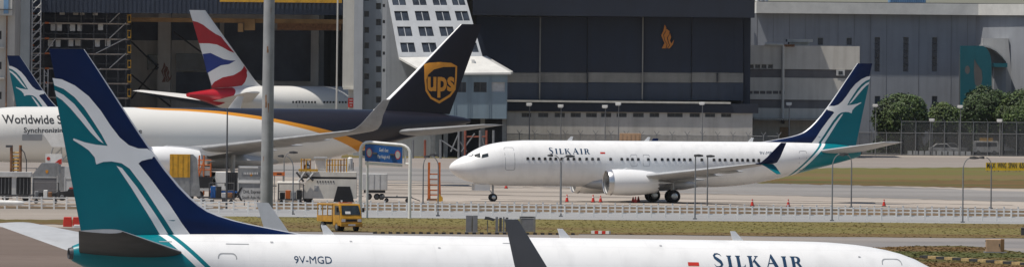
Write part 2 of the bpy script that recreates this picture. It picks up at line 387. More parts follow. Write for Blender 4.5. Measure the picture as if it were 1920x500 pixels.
def decal(name, polys, surf, off, side, m, parent, step=0.3):
    "thin paint film on a curved flank: polys in (s, z); surf(s, z) gives the half width there"
    v, f = tri2d(polys, step); mb = MB()
    mb.add([(-s, side * (surf(s, z) + off), z) for s, z in v], f)
    o = mb.build(name, m, parent, fixn=False, smooth=True)
    me = o.data
    if me.polygons and me.polygons[0].normal.y * side < 0: me.flip_normals()
    return o
def text_polys(body, bold=0.0, spacing=1.0):
    cu = bpy.data.curves.new('text', 'FONT'); cu.body = body; cu.resolution_u = 3; cu.offset = bold; cu.space_character = spacing
    o = bpy.data.objects.new('text', cu); col.objects.link(o)
    dg = bpy.context.evaluated_depsgraph_get(); me = bpy.data.meshes.new_from_object(o.evaluated_get(dg))
    bpy.data.objects.remove(o); bpy.data.curves.remove(cu)
    bm = bmesh.new(); bm.from_mesh(me); bpy.data.meshes.remove(me)
    bmesh.ops.remove_doubles(bm, verts=bm.verts, dist=1e-5)
    xs = [v.co.x for v in bm.verts]; ys = [v.co.y for v in bm.verts]
    return bm, min(xs), max(xs), min(ys), max(ys)
def text_decal(name, body, s0, s1, z0, height, surf, off, side, m, parent, bold=0.0, base_desc=True):
    "lettering from s0 to s1 (reading direction) with its baseline at z0"
    bm, a, b, c, d = text_polys(body, bold)
    k = (s1 - s0) / (b - a); kz = height / 0.73
    for v in bm.verts: v.co = Vector((s0 + (v.co.x - a) * k, 0, z0 + v.co.y * kz))
    z = min(v.co.z for v in bm.verts) + 0.1
    zt = max(v.co.z for v in bm.verts)
    while z < zt:
        g = bm.verts[:] + bm.edges[:] + bm.faces[:]
        bmesh.ops.bisect_plane(bm, geom=g, plane_co=(0, 0, z), plane_no=(0, 0, 1)); z += 0.12
    for v in bm.verts:
        s, zz = v.co.x, v.co.z; v.co = Vector((-s, side * (surf(s, zz) + off), zz))
    me = bpy.data.meshes.new(name); bm.to_mesh(me); bm.free(); me.materials.append(MATS[m])
    if sum(p.normal.y * p.area for p in me.polygons) * side < 0: me.flip_normals()
    o = bpy.data.objects.new(name, me); col.objects.link(o); o.parent = parent
    return o
def flat_text(name, body, x0, x1, z0, height, y, m, parent, bold=0.0, off=(0, 0, 0)):
    "lettering printed on a flat face that looks towards -y"
    bm, a, b, c, d = text_polys(body, bold)
    k = (x1 - x0) / (b - a); kz = height / 0.73
    for v in bm.verts: v.co = Vector((x0 + (v.co.x - a) * k - off[0], y - off[1], z0 + v.co.y * kz - off[2]))
    me = bpy.data.meshes.new(name); bm.to_mesh(me); bm.free(); me.materials.append(MATS[m])
    if sum(p.normal.y * p.area for p in me.polygons) > 0: me.flip_normals()
    o = bpy.data.objects.new(name, me); col.objects.link(o); o.parent = parent
    return o

# ------------------------------------------------------------------ the ground
def sheet(name, poly, z, m, kind='structure'):
    mb = MB(); mb.add([(p[0], p[1], z) for p in poly], [tuple(range(len(poly)))])
    o = mb.build(name, m, fixn=False)
    if o.data.polygons[0].normal.z < 0: o.data.flip_normals()
    return tag(o, kind=kind)
g = MB(); ys_ = [-3000, 300, 345, 400, 430, 9000]; zs_ = [-0.1, -0.1, -0.1, -0.1, 0.0, 0.0]
for i, (y, z) in enumerate(zip(ys_, zs_)): g.v += [(-6000, y, z), (6000, y, z)]
g.f = [(2 * i, 2 * i + 1, 2 * i + 3, 2 * i + 2) for i in range(len(ys_) - 1)]; g.mi = [0] * len(g.f)
tag(g.build('ground', 'apron_concrete', fixn=False), kind='structure')
def pxpoly(pts): return [gp(*p) for p in pts]
def wob(pts, amp, seed=0):
    "subdivide a pixel polygon and let its edge wander a little"
    rnd = random.Random(seed); out = []
    for i in range(len(pts)):
        a, b = Vector(pts[i]), Vector(pts[(i + 1) % len(pts)]); k = max(1, int((b - a).length / 14))
        for j in range(k):
            p = a.lerp(b, j / k); out.append((p.x + rnd.uniform(-3, 3), p.y + (rnd.uniform(-amp, amp) if 0 < j else 0)))
    return out
sheet('far_pavement', pxpoly([(-400, 276), (2400, 300), (2400, 330), (-400, 318)]), 0.008, 'far_pavement')
sheet('far_verge', pxpoly(wob([(1380, 316), (1990, 313), (1990, 355), (1360, 342)], 0.7, 1)), 0.024, 'far_grass')
sheet('dry_verge', pxpoly(wob([(1400, 336), (1990, 338), (1990, 354), (1380, 342.6)], 1.2, 11)), 0.036, 'brown_grass')
sheet('hangar_verge', pxpoly(wob([(640, 284), (1100, 286), (1080, 297), (640, 296)], 0.5, 2)), 0.024, 'far_grass')
sheet('taxiway', pxpoly(wob([(500, 309), (820, 316), (1300, 336), (2000, 362), (2000, 380), (1300, 362), (830, 341), (500, 330)], 0.6, 3)), 0.016, 'taxi_asphalt')
sheet('tyre_line', pxpoly(wob([(560, 341.2), (1010, 343.0), (1010, 344.4), (560, 342.8)], 0.3, 4)), 0.028, 'taxi_asphalt')
for k_, (a_, b_, c_, d_, th_) in enumerate(((430, 352, 1500, 366, .5), (700, 360, 1900, 384, .45), (300, 356, 1180, 369, .6), (900, 372.5, 1960, 392, .4), (520, 347, 1350, 357, .4), (980, 350, 2000, 374, .35))):
    sheet('tyre_line', pxpoly(wob([(a_, b_), (c_, d_), (c_, d_ + th_), (a_, b_ + th_)], 0.12, 20 + k_)), 0.018 + 0.001 * k_, 'tyre_mark')
XW = 160
sheet('car_park', [(at(1560, 280, 1300).x, 1309), (120, 1309), (120, 1366), (at(1560, 280, 1300).x, 1366)], 0.012, 'lot_asphalt')
def band(name, d0, d1, z, m, x0=-XW, x1=XW): return sheet(name, [(x0, d0), (x1, d0), (x1, d1), (x0, d1)], z, m)
band('verge_strip', 781, 826, 0.012, 'dirt', x0=at(480, 395, 790).x)
band('verge_strip', 775, 800, 0.012, 'dirt', x1=at(420, 395, 790).x)
band('drain', 746, 779, 0.016, 'drain_concrete', x0=at(300, 400, 760).x)
GX0 = at(330, 420, 700).x
def wedge(x, d, a): return d + a * (math.sin(x * 0.21) + 0.6 * math.sin(x * 0.53 + 1) + 0.4 * math.sin(x * 1.3))
gpoly = [(x, wedge(x, 683, 0.8)) for x in [GX0 + i * 2 for i in range(60)]]; gpoly += [(x, wedge(x + 9, 745, 0.8)) for x in reversed([p[0] for p in gpoly])]
sheet('grass_strip', gpoly, 0.03, 'dry_grass')
sheet('unseen_dark_ground', [(-XW, 262), (XW, 262), (XW, 398), (-XW, 398)], -0.09, 'road_asphalt')  # unseen dark ground added to cut bounce onto the near stabiliser's underside
sheet('road', [(-XW, 560), (XW, 560), (XW, 683), (-XW, 683)], 0.008, 'road_asphalt')
sheet('near_taxiway', pxpoly([(-300, 424), (330, 427), (330, 520), (-300, 517)]), 0.014, 'near_taxiway')
sheet('grass_sliver', pxpoly(wob([(-200, 410), (240, 412.5), (240, 421), (-200, 419)], 0.6, 5)), 0.03, 'brown_grass')
sheet('near_verge', pxpoly(wob([(1560, 474), (1640, 464), (1720, 461), (1800, 460.5), (1850, 464), (1925, 474), (2050, 487), (2050, 520), (1450, 520)], 0.5, 6)), 0.03, 'brown_grass')
def tufts(name, poly, count, hmin, hmax, m, seed):
    rnd = random.Random(seed); xs = [p[0] for p in poly]; ys = [p[1] for p in poly]; mb = MB(); k = 0
    P = [(p[0], p[1]) for p in poly]
    while k < count:
        x, y = rnd.uniform(min(xs), max(xs)), rnd.uniform(min(ys), max(ys))
        if not inside((x, y), [P]): continue
        k += 1
        for _ in range(2):
            a = rnd.uniform(0, 3.14); h = rnd.uniform(hmin, hmax); wd = rnd.uniform(0.06, 0.16); dx, dy = math.cos(a) * wd, math.sin(a) * wd
            lx, ly = rnd.uniform(-.1, .1), rnd.uniform(-.1, .1)
            mb.add([(x - dx, y - dy, 0.03), (x + dx, y + dy, 0.03), (x + lx, y + ly, 0.03 + h)], [(0, 1, 2)])
    return tag(mb.build(name, m, fixn=False), kind='stuff')
tag(tufts('grass', gpoly, 9000, 0.01, 0.04, 'dry_grass', 1), 'dry mown grass growing along the strip below the white railings', 'grass')
tag(tufts('grass', pxpoly([(1560, 474), (1640, 464), (1720, 461), (1800, 460.5), (1850, 464), (1925, 474), (2050, 487), (2050, 520), (1450, 520)]), 4000, 0.015, 0.06, 'brown_grass', 2),
    'brownish mown grass on the corner by the tan cabinet', 'grass')

# ------------------------------------------------------------------ aircraft
def make_surf(tab):
    def f(s, z):
        t, b, h = interp(tab, s, 1), interp(tab, s, 2), interp(tab, s, 3); c, hh = (t + b) / 2, max((t - b) / 2, 1e-3)
        return h * math.sqrt(max(0.0, 1 - ((z - c) / hh) ** 2))
    return f
def fuselage(tab, m, parent, n=64):
    L = tab[-1][0]; ss = []; s = tab[0][0]
    while s < L:
        ss.append(s); s += 0.08 if s < 0.4 else (0.25 if s < 3 else (0.6 if s < 8 else (1.0 if s > L - 20 else 2.5)))
    ss.append(L); mb = MB(); rings = []
    for s in ss:
        t, b, h = interp(tab, s, 1), interp(tab, s, 2), interp(tab, s, 3); c, hh = (t + b) / 2, (t - b) / 2
        rings.append([(-s, h * math.cos(2 * math.pi * i / n), c + hh * math.sin(2 * math.pi * i / n)) for i in range(n)])
    mb.loft(rings); return mb.build('fuselage', m, parent, smooth=True)
UU = [0, 0.004, 0.02, 0.06, 0.14, 0.28, 0.45, 0.65, 0.85, 1.0]
def naca(u): return 5 * (0.2969 * math.sqrt(u) - 0.126 * u - 0.3516 * u * u + 0.2843 * u**3 - 0.1036 * u**4)
def wing(name, secs, side, m, parent, two=False):
    rings = []
    for le, y, z, c, tau, cant in secs:
        a = R(cant); r = []
        loop = [(u, 1) for u in UU] + [(u, -1) for u in reversed(UU[1:-1])]
        for u, sg in loop:
            t = naca(u) * tau * c * sg + (0.0015 * c * sg)
            r.append((-(le + u * c), side * (y - math.sin(a) * t), z + math.cos(a) * t))
        rings.append(r)
    mb = MB(); mb.loft(rings); n = len(rings[0])
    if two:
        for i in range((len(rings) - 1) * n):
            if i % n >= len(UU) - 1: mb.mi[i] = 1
    return mb.build(name, m, parent, smooth=True, angle=55)
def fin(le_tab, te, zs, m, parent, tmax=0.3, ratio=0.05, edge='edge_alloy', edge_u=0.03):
    def LE(z): return interp(le_tab, z, 1)
    def TE(z): return te[0][0] + (te[1][0] - te[0][0]) * (z - te[0][1]) / (te[1][1] - te[0][1])
    def surf(s, z):
        a, b = LE(z), TE(z); c = max(b - a, 0.2); u = min(max((s - a) / c, 0), 1); return min(tmax, ratio * c) * max(naca(u) * 2, 0.02)
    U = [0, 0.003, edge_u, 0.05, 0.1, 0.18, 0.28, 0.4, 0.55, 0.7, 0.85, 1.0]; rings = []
    for z in zs:
        a, b = LE(z), TE(z)
        loop = [(u, 1) for u in U] + [(u, -1) for u in reversed(U[1:-1])]
        rings.append([(-(a + u * (b - a)), sg * (surf(a + u * (b - a), z) if u > 0 else 0), z) for u, sg in loop])
    mb = MB(); mb.loft(rings); n = len(rings[0])
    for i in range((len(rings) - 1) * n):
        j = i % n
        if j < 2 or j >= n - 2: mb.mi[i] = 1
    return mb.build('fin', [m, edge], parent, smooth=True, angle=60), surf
def wheel_parts(parent, x, y, r, w_, side, hubm='bare_metal'):
    t = MB(); t.lathe([(-w_ / 2, r * 0.62), (-w_ / 2, r * 0.86), (-w_ * 0.36, r * 0.97), (0, r), (w_ * 0.36, r * 0.97), (w_ / 2, r * 0.86), (w_ / 2, r * 0.62)], (x, y, r), 'y', 24)
    t.build('tyre', 'tyre', parent, smooth=True)
    h = MB(); h.lathe([(-w_ * 0.52, r * 0.2), (-w_ * 0.52, r * 0.5), (-w_ * 0.44, r * 0.6), (w_ * 0.44, r * 0.6), (w_ * 0.52, r * 0.5), (w_ * 0.52, r * 0.2)], (x, y, r), 'y', 18)
    h.build('hub', hubm, parent, smooth=True)
def gear(name, root, s, y, ztop, r, w_, spots, strut=0.11, brace=(0.9, 0.0)):
    mb = MB(); mb.tube((-s, y, r * 0.9), (-s, y, ztop), strut, strut * 1.25, 10)
    mb.tube((-s, y, r + 0.25), (-s + brace[0], y - (brace[1] if y > 0 else -brace[1]), ztop), strut * 0.5, n=6)
    ys = [q[1] for q in spots]; xs = [q[0] for q in spots]
    for dx in sorted(set(xs)): mb.tube((-s + dx, y + min(ys), r), (-s + dx, y + max(ys), r), strut * 0.6, n=8)
    if len(set(xs)) > 1: mb.tube((-s + min(xs), y, r), (-s + max(xs), y, r), strut * 0.8, n=8)
    mb.box(-s - strut, y - strut * 1.1, r + 0.1, -s + strut, y + strut * 1.1, r + 0.3)
    o = mb.build(name, 'grey_white', root, smooth=True)
    for dx, dy in spots: wheel_parts(o, -s + dx, y + dy, r, w_, 1)
    return o
def engine(root, s, y, z, L, r, m, lip='bare_metal', chevron=False, wz=2.2):
    n = 32; prof = [(0, 0.86), (0.02, 0.92), (0.08, 0.97), (0.2, 1.0), (0.45, 1.0), (0.7, 0.94), (0.9, 0.82), (1.0, 0.74)]
    mb = MB(); rings = []
    for k, (u, q) in enumerate(prof):
        ring = []
        for i in range(n):
            a = 2 * math.pi * i / n; u_ = u + (0.022 if (chevron and k == len(prof) - 1 and i % 2 == 0) else (-0.022 if (chevron and k == len(prof) - 1) else 0))
            rr = r * q * (1 - 0.05 * max(0, -math.sin(a)) * (1 - u))
            ring.append((-(s + L * u_), y + rr * math.cos(a), z + rr * math.sin(a)))
        rings.append(ring)
    inner = [(0.98, 0.66), (0.6, 0.68)]
    for u, q in inner: rings.append([(-(s + L * u), y + r * q * math.cos(2 * math.pi * i / n), z + r * q * math.sin(2 * math.pi * i / n)) for i in range(n)])
    mb.loft(rings, cap=False); nac = mb.build('nacelle', m, root, smooth=True, angle=50)
    lp = MB(); lp.lathe([(-(-0.012 * L), r * 0.84), (-(-0.022 * L), r * 0.875), (-(-0.012 * L), r * 0.915), (-0.075 * L, r * 0.982), (-0.075 * L, r * 0.90), (-0.03 * L, r * 0.80), (-0.25 * L, r * 0.78)], (-s, y, z), 'x', n, closed=True)
    lp.build('inlet_lip', lip, nac, smooth=True, angle=70)
    fn = MB(); fn.lathe([(-0.24 * L, r * 0.785), (-0.25 * L, r * 0.3), (-0.16 * L, r * 0.12), (-0.13 * L, 0.01)], (-s, y, z), 'x', 24)
    fn.build('fan', 'dark_metal', nac, smooth=True)
    ex = MB(); ex.lathe([(-0.7 * L, r * 0.62), (-1.02 * L, r * 0.52), (-1.14 * L, r * 0.42), (-1.13 * L, r * 0.36), (-1.1 * L, r * 0.3), (-1.32 * L, r * 0.05)], (-s, y, z), 'x', 20)
    ex.build('exhaust_cone', 'bare_metal', nac, smooth=True)
    py = MB(); py.prism([(-(s + 0.25 * L), z + r * 0.9), (-(s + 0.4 * L), z + r * 1.08), (-(s + 1.3 * L), wz + 0.35), (-(s + 1.75 * L), wz), (-(s + 1.2 * L), z + r * 0.35), (-(s + 0.8 * L), z + r * 0.55)], 'y', y - 0.16, y + 0.16)
    py.build('pylon', m, nac)
    return nac
def rrect(s0, s1, z0, z1, r, k=4):
    out = []
    for cx, cz, a0 in ((s1 - r, z1 - r, 0), (s0 + r, z1 - r, 90), (s0 + r, z0 + r, 180), (s1 - r, z0 + r, 270)):
        for i in range(k + 1):
            a = R(a0 + 90 * i / k); out.append((cx + r * math.cos(a), cz + r * math.sin(a)))
    return out
def door_line(name, s0, s1, z0, z1, surf, side, parent, w_=0.04, r=0.18):
    return decal(name, [rrect(s0, s1, z0, z1, r), rrect(s0 + w_, s1 - w_, z0 + w_, z1 - w_, r - w_ * 0.7)], surf, 0.008, side, 'line_grey', parent, 0.4)
WIN = None
def windows(ss, z, surf, side, parent, wd=0.25, ht=0.36):
    global WIN
    if WIN is None:
        mb = MB(); mb.prism(rrect(-0.5, 0.5, -0.5, 0.5, 0.3, 3), 'y', -0.5, 0.5); WIN = mb.build('window', 'window_dark', None)
        WIN.hide_render = False; base = WIN.data; bpy.data.objects.remove(WIN); WIN = base
    for s in ss:
        o = bpy.data.objects.new('window', WIN); col.objects.link(o); o.parent = parent
        zz = z; o.location = (-s, side * (surf(s, zz) - 0.012), zz); o.scale = (wd, 0.07, ht)
        e = 0.1; tilt = math.atan2(surf(s, zz + e) - surf(s, zz - e), 2 * e); o.rotation_euler = (side * -tilt, 0, 0) if False else (-side * -tilt * -1 * -1, 0, 0)

# serif lettering, one polygon set per letter (unit: small-capital height)
def serif_letters():
    def sw(c, wds):
        L, Rr = [], []
        for i, p in enumerate(c):
            a = Vector(c[max(i - 1, 0)]); b = Vector(c[min(i + 1, len(c) - 1)]); d = (b - a).normalized(); nn = Vector((-d.y, d.x)); p = Vector(p)
            L.append(tuple(p + nn * wds[i] / 2)); Rr.append(tuple(p - nn * wds[i] / 2))
        return L + Rr[::-1]
    def bar(x0, x1, z0, z1): return [(x0, z0), (x1, z0), (x1, z1), (x0, z1)]
    I = [(0, 0), (.44, 0), (.44, .045), (.36, .08), (.36, .92), (.44, .955), (.44, 1), (0, 1), (0, .955), (.08, .92), (.08, .08), (0, .045)]
    Lq = [(0, 0), (.74, 0), (.8, .27), (.74, .24), (.68, .1), (.55, .06), (.36, .06), (.36, .92), (.44, .955), (.44, 1), (0, 1), (0, .955), (.08, .92), (.08, .08), (0, .045)]
    S = sw([(.80, .92), (.72, 1.07), (.52, 1.15), (.30, 1.12), (.17, .98), (.22, .82), (.42, .66), (.65, .48), (.74, .28), (.66, .11), (.45, .04), (.22, .06), (.08, .27)],
           [.02, .07, .09, .13, .18, .24, .28, .28, .22, .15, .09, .07, .02])
    K = [[(0, 0), (.44, 0), (.44, .045), (.36, .08), (.36, .92), (.44, .955), (.44, 1), (0, 1), (0, .955), (.08, .92), (.08, .08), (0, .045)],
         [(.37, .47), (.42, .44), (.84, .94), (.95, .96), (.95, 1), (.62, 1), (.62, .96), (.74, .93)], [(.46, .58), (.80, .05), (.74, 0), (1.16, 0), (1.16, .04), (1.06, .08), (.64, .66)]]
    A = [[(0, 0), (.3, 0), (.3, .045), (.17, .07), (.30, .36), (.66, .36), (.80, .06), (.72, .04), (.72, 0), (1.22, 0), (1.22, .04), (1.12, .08), (.66, 1.15), (.58, 1.15), (.09, .07), (0, .045)],
         [(.33, .43), (.5, .84), (.64, .43)]]
    Rr = [[(0, 0), (.44, 0), (.44, .045), (.36, .08), (.36, .46), (.46, .46), (.74, .05), (.70, 0), (1.06, 0), (1.06, .04), (.96, .08), (.70, .5), (.82, .6), (.87, .74), (.82, .9), (.66, .99), (.5, 1), (0, 1), (0, .955), (.08, .92), (.08, .08), (0, .045)],
         [(.36, .53), (.36, .93), (.5, .93), (.58, .86), (.60, .74), (.56, .6), (.48, .53)]]
    return [([S], 0.0), ([I], 1.24), ([Lq], 2.02), (K, 3.08), (A, 4.60), ([I], 6.08), (Rr, 6.86)], 7.92
def silk_letters(s0, s1, z0, surf, side, parent):
    letters, W = serif_letters(); k = (s1 - s0) / W; ka = abs(k)
    for polys, x in letters:
        q = [[(s0 + (x + u) * k, z0 + v * ka * 0.98) for u, v in pl] for pl in polys]
        if len(polys) == 3:
            for pl in q: decal('letter', [pl], surf, 0.016 + 0.003 * q.index(pl), side, 'letter_blue', parent, 0.1)
        else: decal('letter', q, surf, 0.016, side, 'letter_blue', parent, 0.1)

T737 = [(0, 2.93, 2.87, 0.03), (0.12, 3.20, 2.62, 0.33), (0.5, 3.52, 2.28, 0.70), (1.0, 3.80, 2.0, 1.02), (1.7, 4.12, 1.74, 1.32), (2.4, 4.52, 1.57, 1.54),
        (3.2, 4.86, 1.45, 1.70), (4.2, 5.10, 1.38, 1.81), (5.5, 5.27, 1.35, 1.87), (7.0, 5.35, 1.35, 1.88), (9, 5.36, 1.35, 1.88), (24, 5.36, 1.35, 1.88),
        (27, 5.36, 1.55, 1.87), (30, 5.36, 2.08, 1.74), (33, 5.33, 2.82, 1.40), (35.5, 5.24, 3.45, 0.98), (37.0, 5.06, 3.85, 0.62), (37.6, 4.94, 4.02, 0.44), (37.95, 4.78, 4.2, 0.26)]
def fpx(x, y): return (39.07 - (x - 95) / 46.5, 12.36 - (y - 92) / 48.6)
def zrows(a, b, fine): return fine + [a + (b - a) * i / 14 for i in range(15)]
def build_737(loc, rz, label, max_=False, reg=None, reg_at=None, text=None, flag_at=None, sides=(1,)):
    root = empty('airliner', Vector(loc) + Vector((math.cos(rz), math.sin(rz), 0)) * 19.6, rz, label, 'airliner')
    NS = 0.0 if max_ else 0.85
    TT = [(r_[0] + NS if r_[0] < 8 else (r_[0] + 0.3 if r_[0] == 9 else r_[0]),) + tuple(r_[1:]) for r_ in T737]
    fus = fuselage(TT, 'silk_fuselage', root); surf = make_surf(TT)
    if not max_: root.rotation_euler[1] = R(0.55); root.location.z -= 30 * math.sin(R(0.55))
    bl = MB(); rings = []
    for s, hw, b, t in ((11.5, 0.3, 1.5, 2.2), (12.8, 1.3, 1.18, 2.2), (14.5, 1.95, 1.02, 2.3), (19.5, 2.0, 1.0, 2.3), (21.5, 1.7, 1.1, 2.2), (23.2, 0.4, 1.4, 2.0)):
        rings.append([(-s, hw * math.cos(2 * math.pi * i / 20), (b + t) / 2 + (t - b) / 2 * math.sin(2 * math.pi * i / 20)) for i in range(20)])
    bl.loft(rings); bl.build('belly_fairing', 'grey_white', root, smooth=True)
    DS = 0.6 if max_ else 1.3
    W = [(12.8, 0, 1.75, 8.2, 0.12, 0), (13.9, 1.8, 1.95, 7.5, 0.12, 3), (16.15 + 0.2, 5.9, 2.40, 4.9, 0.11, 6), (21.9 + DS, 17.0, 3.62, 1.65, 0.10, 7)]
    for sd_ in (1, -1):
        wg = wing('wing', W, sd_, 'wing_grey', root)
        for y_, L_ in ((4.0, 3.2), (8.0, 2.6), (11.5, 2.2)):
            le = 13.5 + (y_ - 1.8) * 0.545; c = 7.5 - (y_ - 1.8) * 0.62 if y_ < 5.9 else 4.9 - (y_ - 5.9) * 0.293; z = 1.95 + (y_ - 1.8) * 0.11
            f = MB(); f.lathe([(-(le + c * 0.55), 0.03), (-(le + c * 0.7), 0.16), (-(le + c * 0.95), 0.2), (-(le + c * 0.7 + L_), 0.03)], (0, sd_ * y_, z - 0.14), 'x', 10)
            f.build('flap_fairing', 'grey_white', wg, smooth=True)
        if max_:
            wing('winglet', [(21.95 + DS, 17.0, 3.62, 1.6, 0.10, 7), (22.3 + DS, 17.45, 3.75, 1.45, 0.09, 40), (22.75 + DS, 17.7, 4.2, 1.2, 0.08, 68), (23.9 + DS, 18.0, 5.45, 0.5, 0.08, 76)], sd_, 'navy_paint', wg)
            wing('lower_winglet', [(22.35 + DS, 17.25, 3.60, 1.1, 0.09, -55), (22.75 + DS, 17.5, 3.35, 0.9, 0.09, -58), (23.55 + DS, 17.95, 2.75, 0.4, 0.09, -58)], sd_, 'teal_paint', wg)
        else:
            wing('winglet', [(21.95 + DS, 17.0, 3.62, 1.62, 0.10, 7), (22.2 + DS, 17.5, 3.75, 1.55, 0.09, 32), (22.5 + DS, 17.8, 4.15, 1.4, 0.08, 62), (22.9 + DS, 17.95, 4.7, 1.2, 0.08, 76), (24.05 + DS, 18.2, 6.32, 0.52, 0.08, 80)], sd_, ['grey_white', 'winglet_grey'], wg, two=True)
        wing('stabiliser', [(33.2, 0.2, 4.50, 4.5, 0.10, 7), (33.85, 1.1, 4.60, 4.1, 0.09, 7), (37.75, 7.17, 5.48, 1.7, 0.09, 7)], sd_, 'wing_grey' if max_ else ['wing_grey', 'stab_under_shade'], root, two=not max_)
        if max_: engine(root, 12.95, sd_ * 4.83, 1.78, 4.5, 1.16, 'white_paint', chevron=True, wz=2.25)
        else: engine(root, 13.1, sd_ * 4.83, 1.55, 4.0, 1.03, 'white_paint', wz=2.2)
        gear('main_gear', root, 19.6, sd_ * 2.86, 2.0, 0.57, 0.42, [(0, -0.43), (0, 0.43)], 0.13, (0.1, 1.2))
    gear('nose_gear', root, 4.0 + NS, 0, 1.7, 0.345, 0.21, [(0, -0.2), (0, 0.2)], 0.08, (0.8, 0))
    gdr = MB(); gdr.box(-3.6, 0.42, 0.95, -2.2, 0.46, 1.5); gdr.box(-3.6, -0.46, 0.95, -2.2, -0.42, 1.5); gdr.build('gear_door', 'white_paint', root)
    LEt = [(z, s) for s, z in ((28.0, 5.22), (28.9, 5.38), (30.2, 5.60), (31.4, 5.83), (32.5, 6.18), (33.7, 7.12), (34.66, 8.25), (37.5, 12.2), (37.62, 12.36))]
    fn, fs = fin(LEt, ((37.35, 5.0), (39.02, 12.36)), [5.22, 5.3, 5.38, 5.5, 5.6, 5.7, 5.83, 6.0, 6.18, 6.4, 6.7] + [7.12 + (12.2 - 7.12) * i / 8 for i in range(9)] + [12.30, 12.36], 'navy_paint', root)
    teal = [fpx(*p) for p in ((105, 150), (121, 153), (145, 164), (171, 185), (193, 210), (215, 240), (240, 290), (262, 306), (290, 338), (320, 378), (345, 415), (362, 440), (362, 446), (164, 446), (164, 440))]
    w1 = [fpx(*p) for p in ((104.5, 147), (121, 149), (145, 160), (171, 180), (193, 206), (211, 233), (229, 256), (246, 270), (264, 276), (281, 276), (294, 284), (303, 294), (286, 295), (270, 299), (264, 304), (290, 336), (320, 376), (345, 414), (366, 441),
          (336, 441), (303, 392), (272, 345), (248, 314), (233, 304), (215, 301), (200, 302), (187, 307), (184, 294), (173, 281), (160, 272), (144, 262), (145, 259), (165, 266), (185, 270), (207, 272), (195, 250), (180, 227), (163, 202), (145, 182), (125, 167), (108, 160.5))]
    w2 = [fpx(*p) for p in ((109, 170), (125, 178), (145, 195), (165, 220), (185, 248), (200, 268), (190, 262), (176, 248), (157, 225), (138, 203), (123, 188), (112, 181))]
    w3 = [fpx(*p) for p in ((224, 309), (234, 313), (262, 348), (293, 393), (325, 441), (309, 441), (281, 396), (252, 350))]
    for sd_ in (1, -1):
        decal('teal_panel', [teal], fs, 0.008, sd_, 'teal_paint', fn)
        for q in (w1, w2, w3): decal('bird_emblem', [q], fs, 0.016, sd_, 'white_paint', fn)
    ex = MB(); ex.lathe([(-37.85, 0.27), (-38.1, 0.21), (-38.08, 0.16), (-37.9, 0.15)], (0, 0, 4.49), 'x', 16); ex.build('tail_exhaust', 'dark_metal', root, smooth=True)
    for s in (27.7, 18.1, 11.0):
        a = MB(); t = interp(T737, s, 1); a.prism([(-s + 0.25, t - 0.03), (-s - 0.2, t - 0.03), (-s - 0.32, t + 0.36), (-s - 0.12, t + 0.36)], 'y', -0.025, 0.025); a.build('antenna', 'white_paint', root)
    pw = [(x - 852.6) / 20.45 for x in (987.6, 998, 1009, 1020, 1030, 1040, 1051, 1063, 1074, 1085, 1098, 1109, 1120, 1143, 1164, 1175, 1184, 1195, 1214, 1227, 1240, 1251, 1262, 1272, 1282, 1293, 1315, 1338, 1349, 1359, 1371, 1382, 1392, 1402, 1413, 1423)]
    for sd_ in (1, -1):
        windows(pw, 3.72, surf, sd_, fus)
        door_line('door', 4.55, 5.45, 2.75, 4.75, surf, sd_, fus); door_line('door', 31.75, 32.5, 2.9, 4.62, surf, sd_, fus)
        for s in (16.35, 17.5): door_line('exit_door', s - 0.3, s + 0.3, 3.15, 4.2, surf, sd_, fus, 0.035, 0.12)
        for q in ([(1.32, 4.0), (1.81, 4.17), (2.0, 4.11), (1.81, 3.93)], [(2.03, 4.07), (2.5, 4.24), (2.42, 3.84), (2.0, 3.88)], [(2.62, 4.11), (3.13, 4.22), (3.12, 3.93), (2.52, 3.79)]):
            decal('cockpit_window', [[(u + NS, v) for u, v in q]], surf, 0.012, sd_, 'cockpit_glass', fus, 0.12)
        if not max_:
            for u_, v_, w_, h_ in ((34.2, 5.0, 0.5, 0.03), (31.2, 4.95, 0.9, 0.03), (30.2, 5.02, 0.12, 0.06), (27.0, 5.1, 0.1, 0.05), (20.5, 5.12, 0.4, 0.03), (14.4, 5.1, 0.1, 0.05), (6.3, 4.78, 0.1, 0.05), (23.5, 4.9, 0.1, 0.05)):
                decal('access_mark', [[(u_, v_), (u_ + w_, v_), (u_ + w_, v_ + h_), (u_, v_ + h_)]], surf, 0.012, sd_, 'line_grey', fus)
        if text:
            a, b = text if sd_ == 1 else text[::-1]
            silk_letters(a, b, 4.2 if max_ else 4.33, surf, sd_, fus)
            fa = (13.3, 13.75) if max_ else (13.08, 13.53); fz = 4.24 if max_ else 4.37; decal('flag', [[(fa[0], fz), (fa[1], fz), (fa[1], fz + 0.14), (fa[0], fz + 0.14)]], surf, 0.01, sd_, 'red_plastic', fus)
        if reg:
            a, b = reg_at if sd_ == 1 else reg_at[::-1]
            text_decal('registration', reg, a, b, 4.27, 0.29, surf, 0.01, sd_, 'letter_blue', fus)
    return root
P737B = build_737((13.35, 845, 0), R(197), 'white airliner with teal tail parked on the apron, nose pointing left, navy winglet', True, '9V-MBA', (28.05, 29.5), (8.6, 12.35))
P737 = build_737((0.66, 376, 0.09), R(16.2), 'nearest and largest white airliner, its nose pointing right, teal and navy tail', False, '9V-MGD', (28.0, 29.5), (8.78, 12.48))
q = copy_tree(P737); tag(q, 'small far airliner, only its teal tail showing behind the cargo plane', 'airliner')
tp = at(15, 105, 1052); q.location = (tp.x + 39.07 * 0.956, 1052 + 39.07 * 0.292, 0); q.rotation_euler[1] = 0

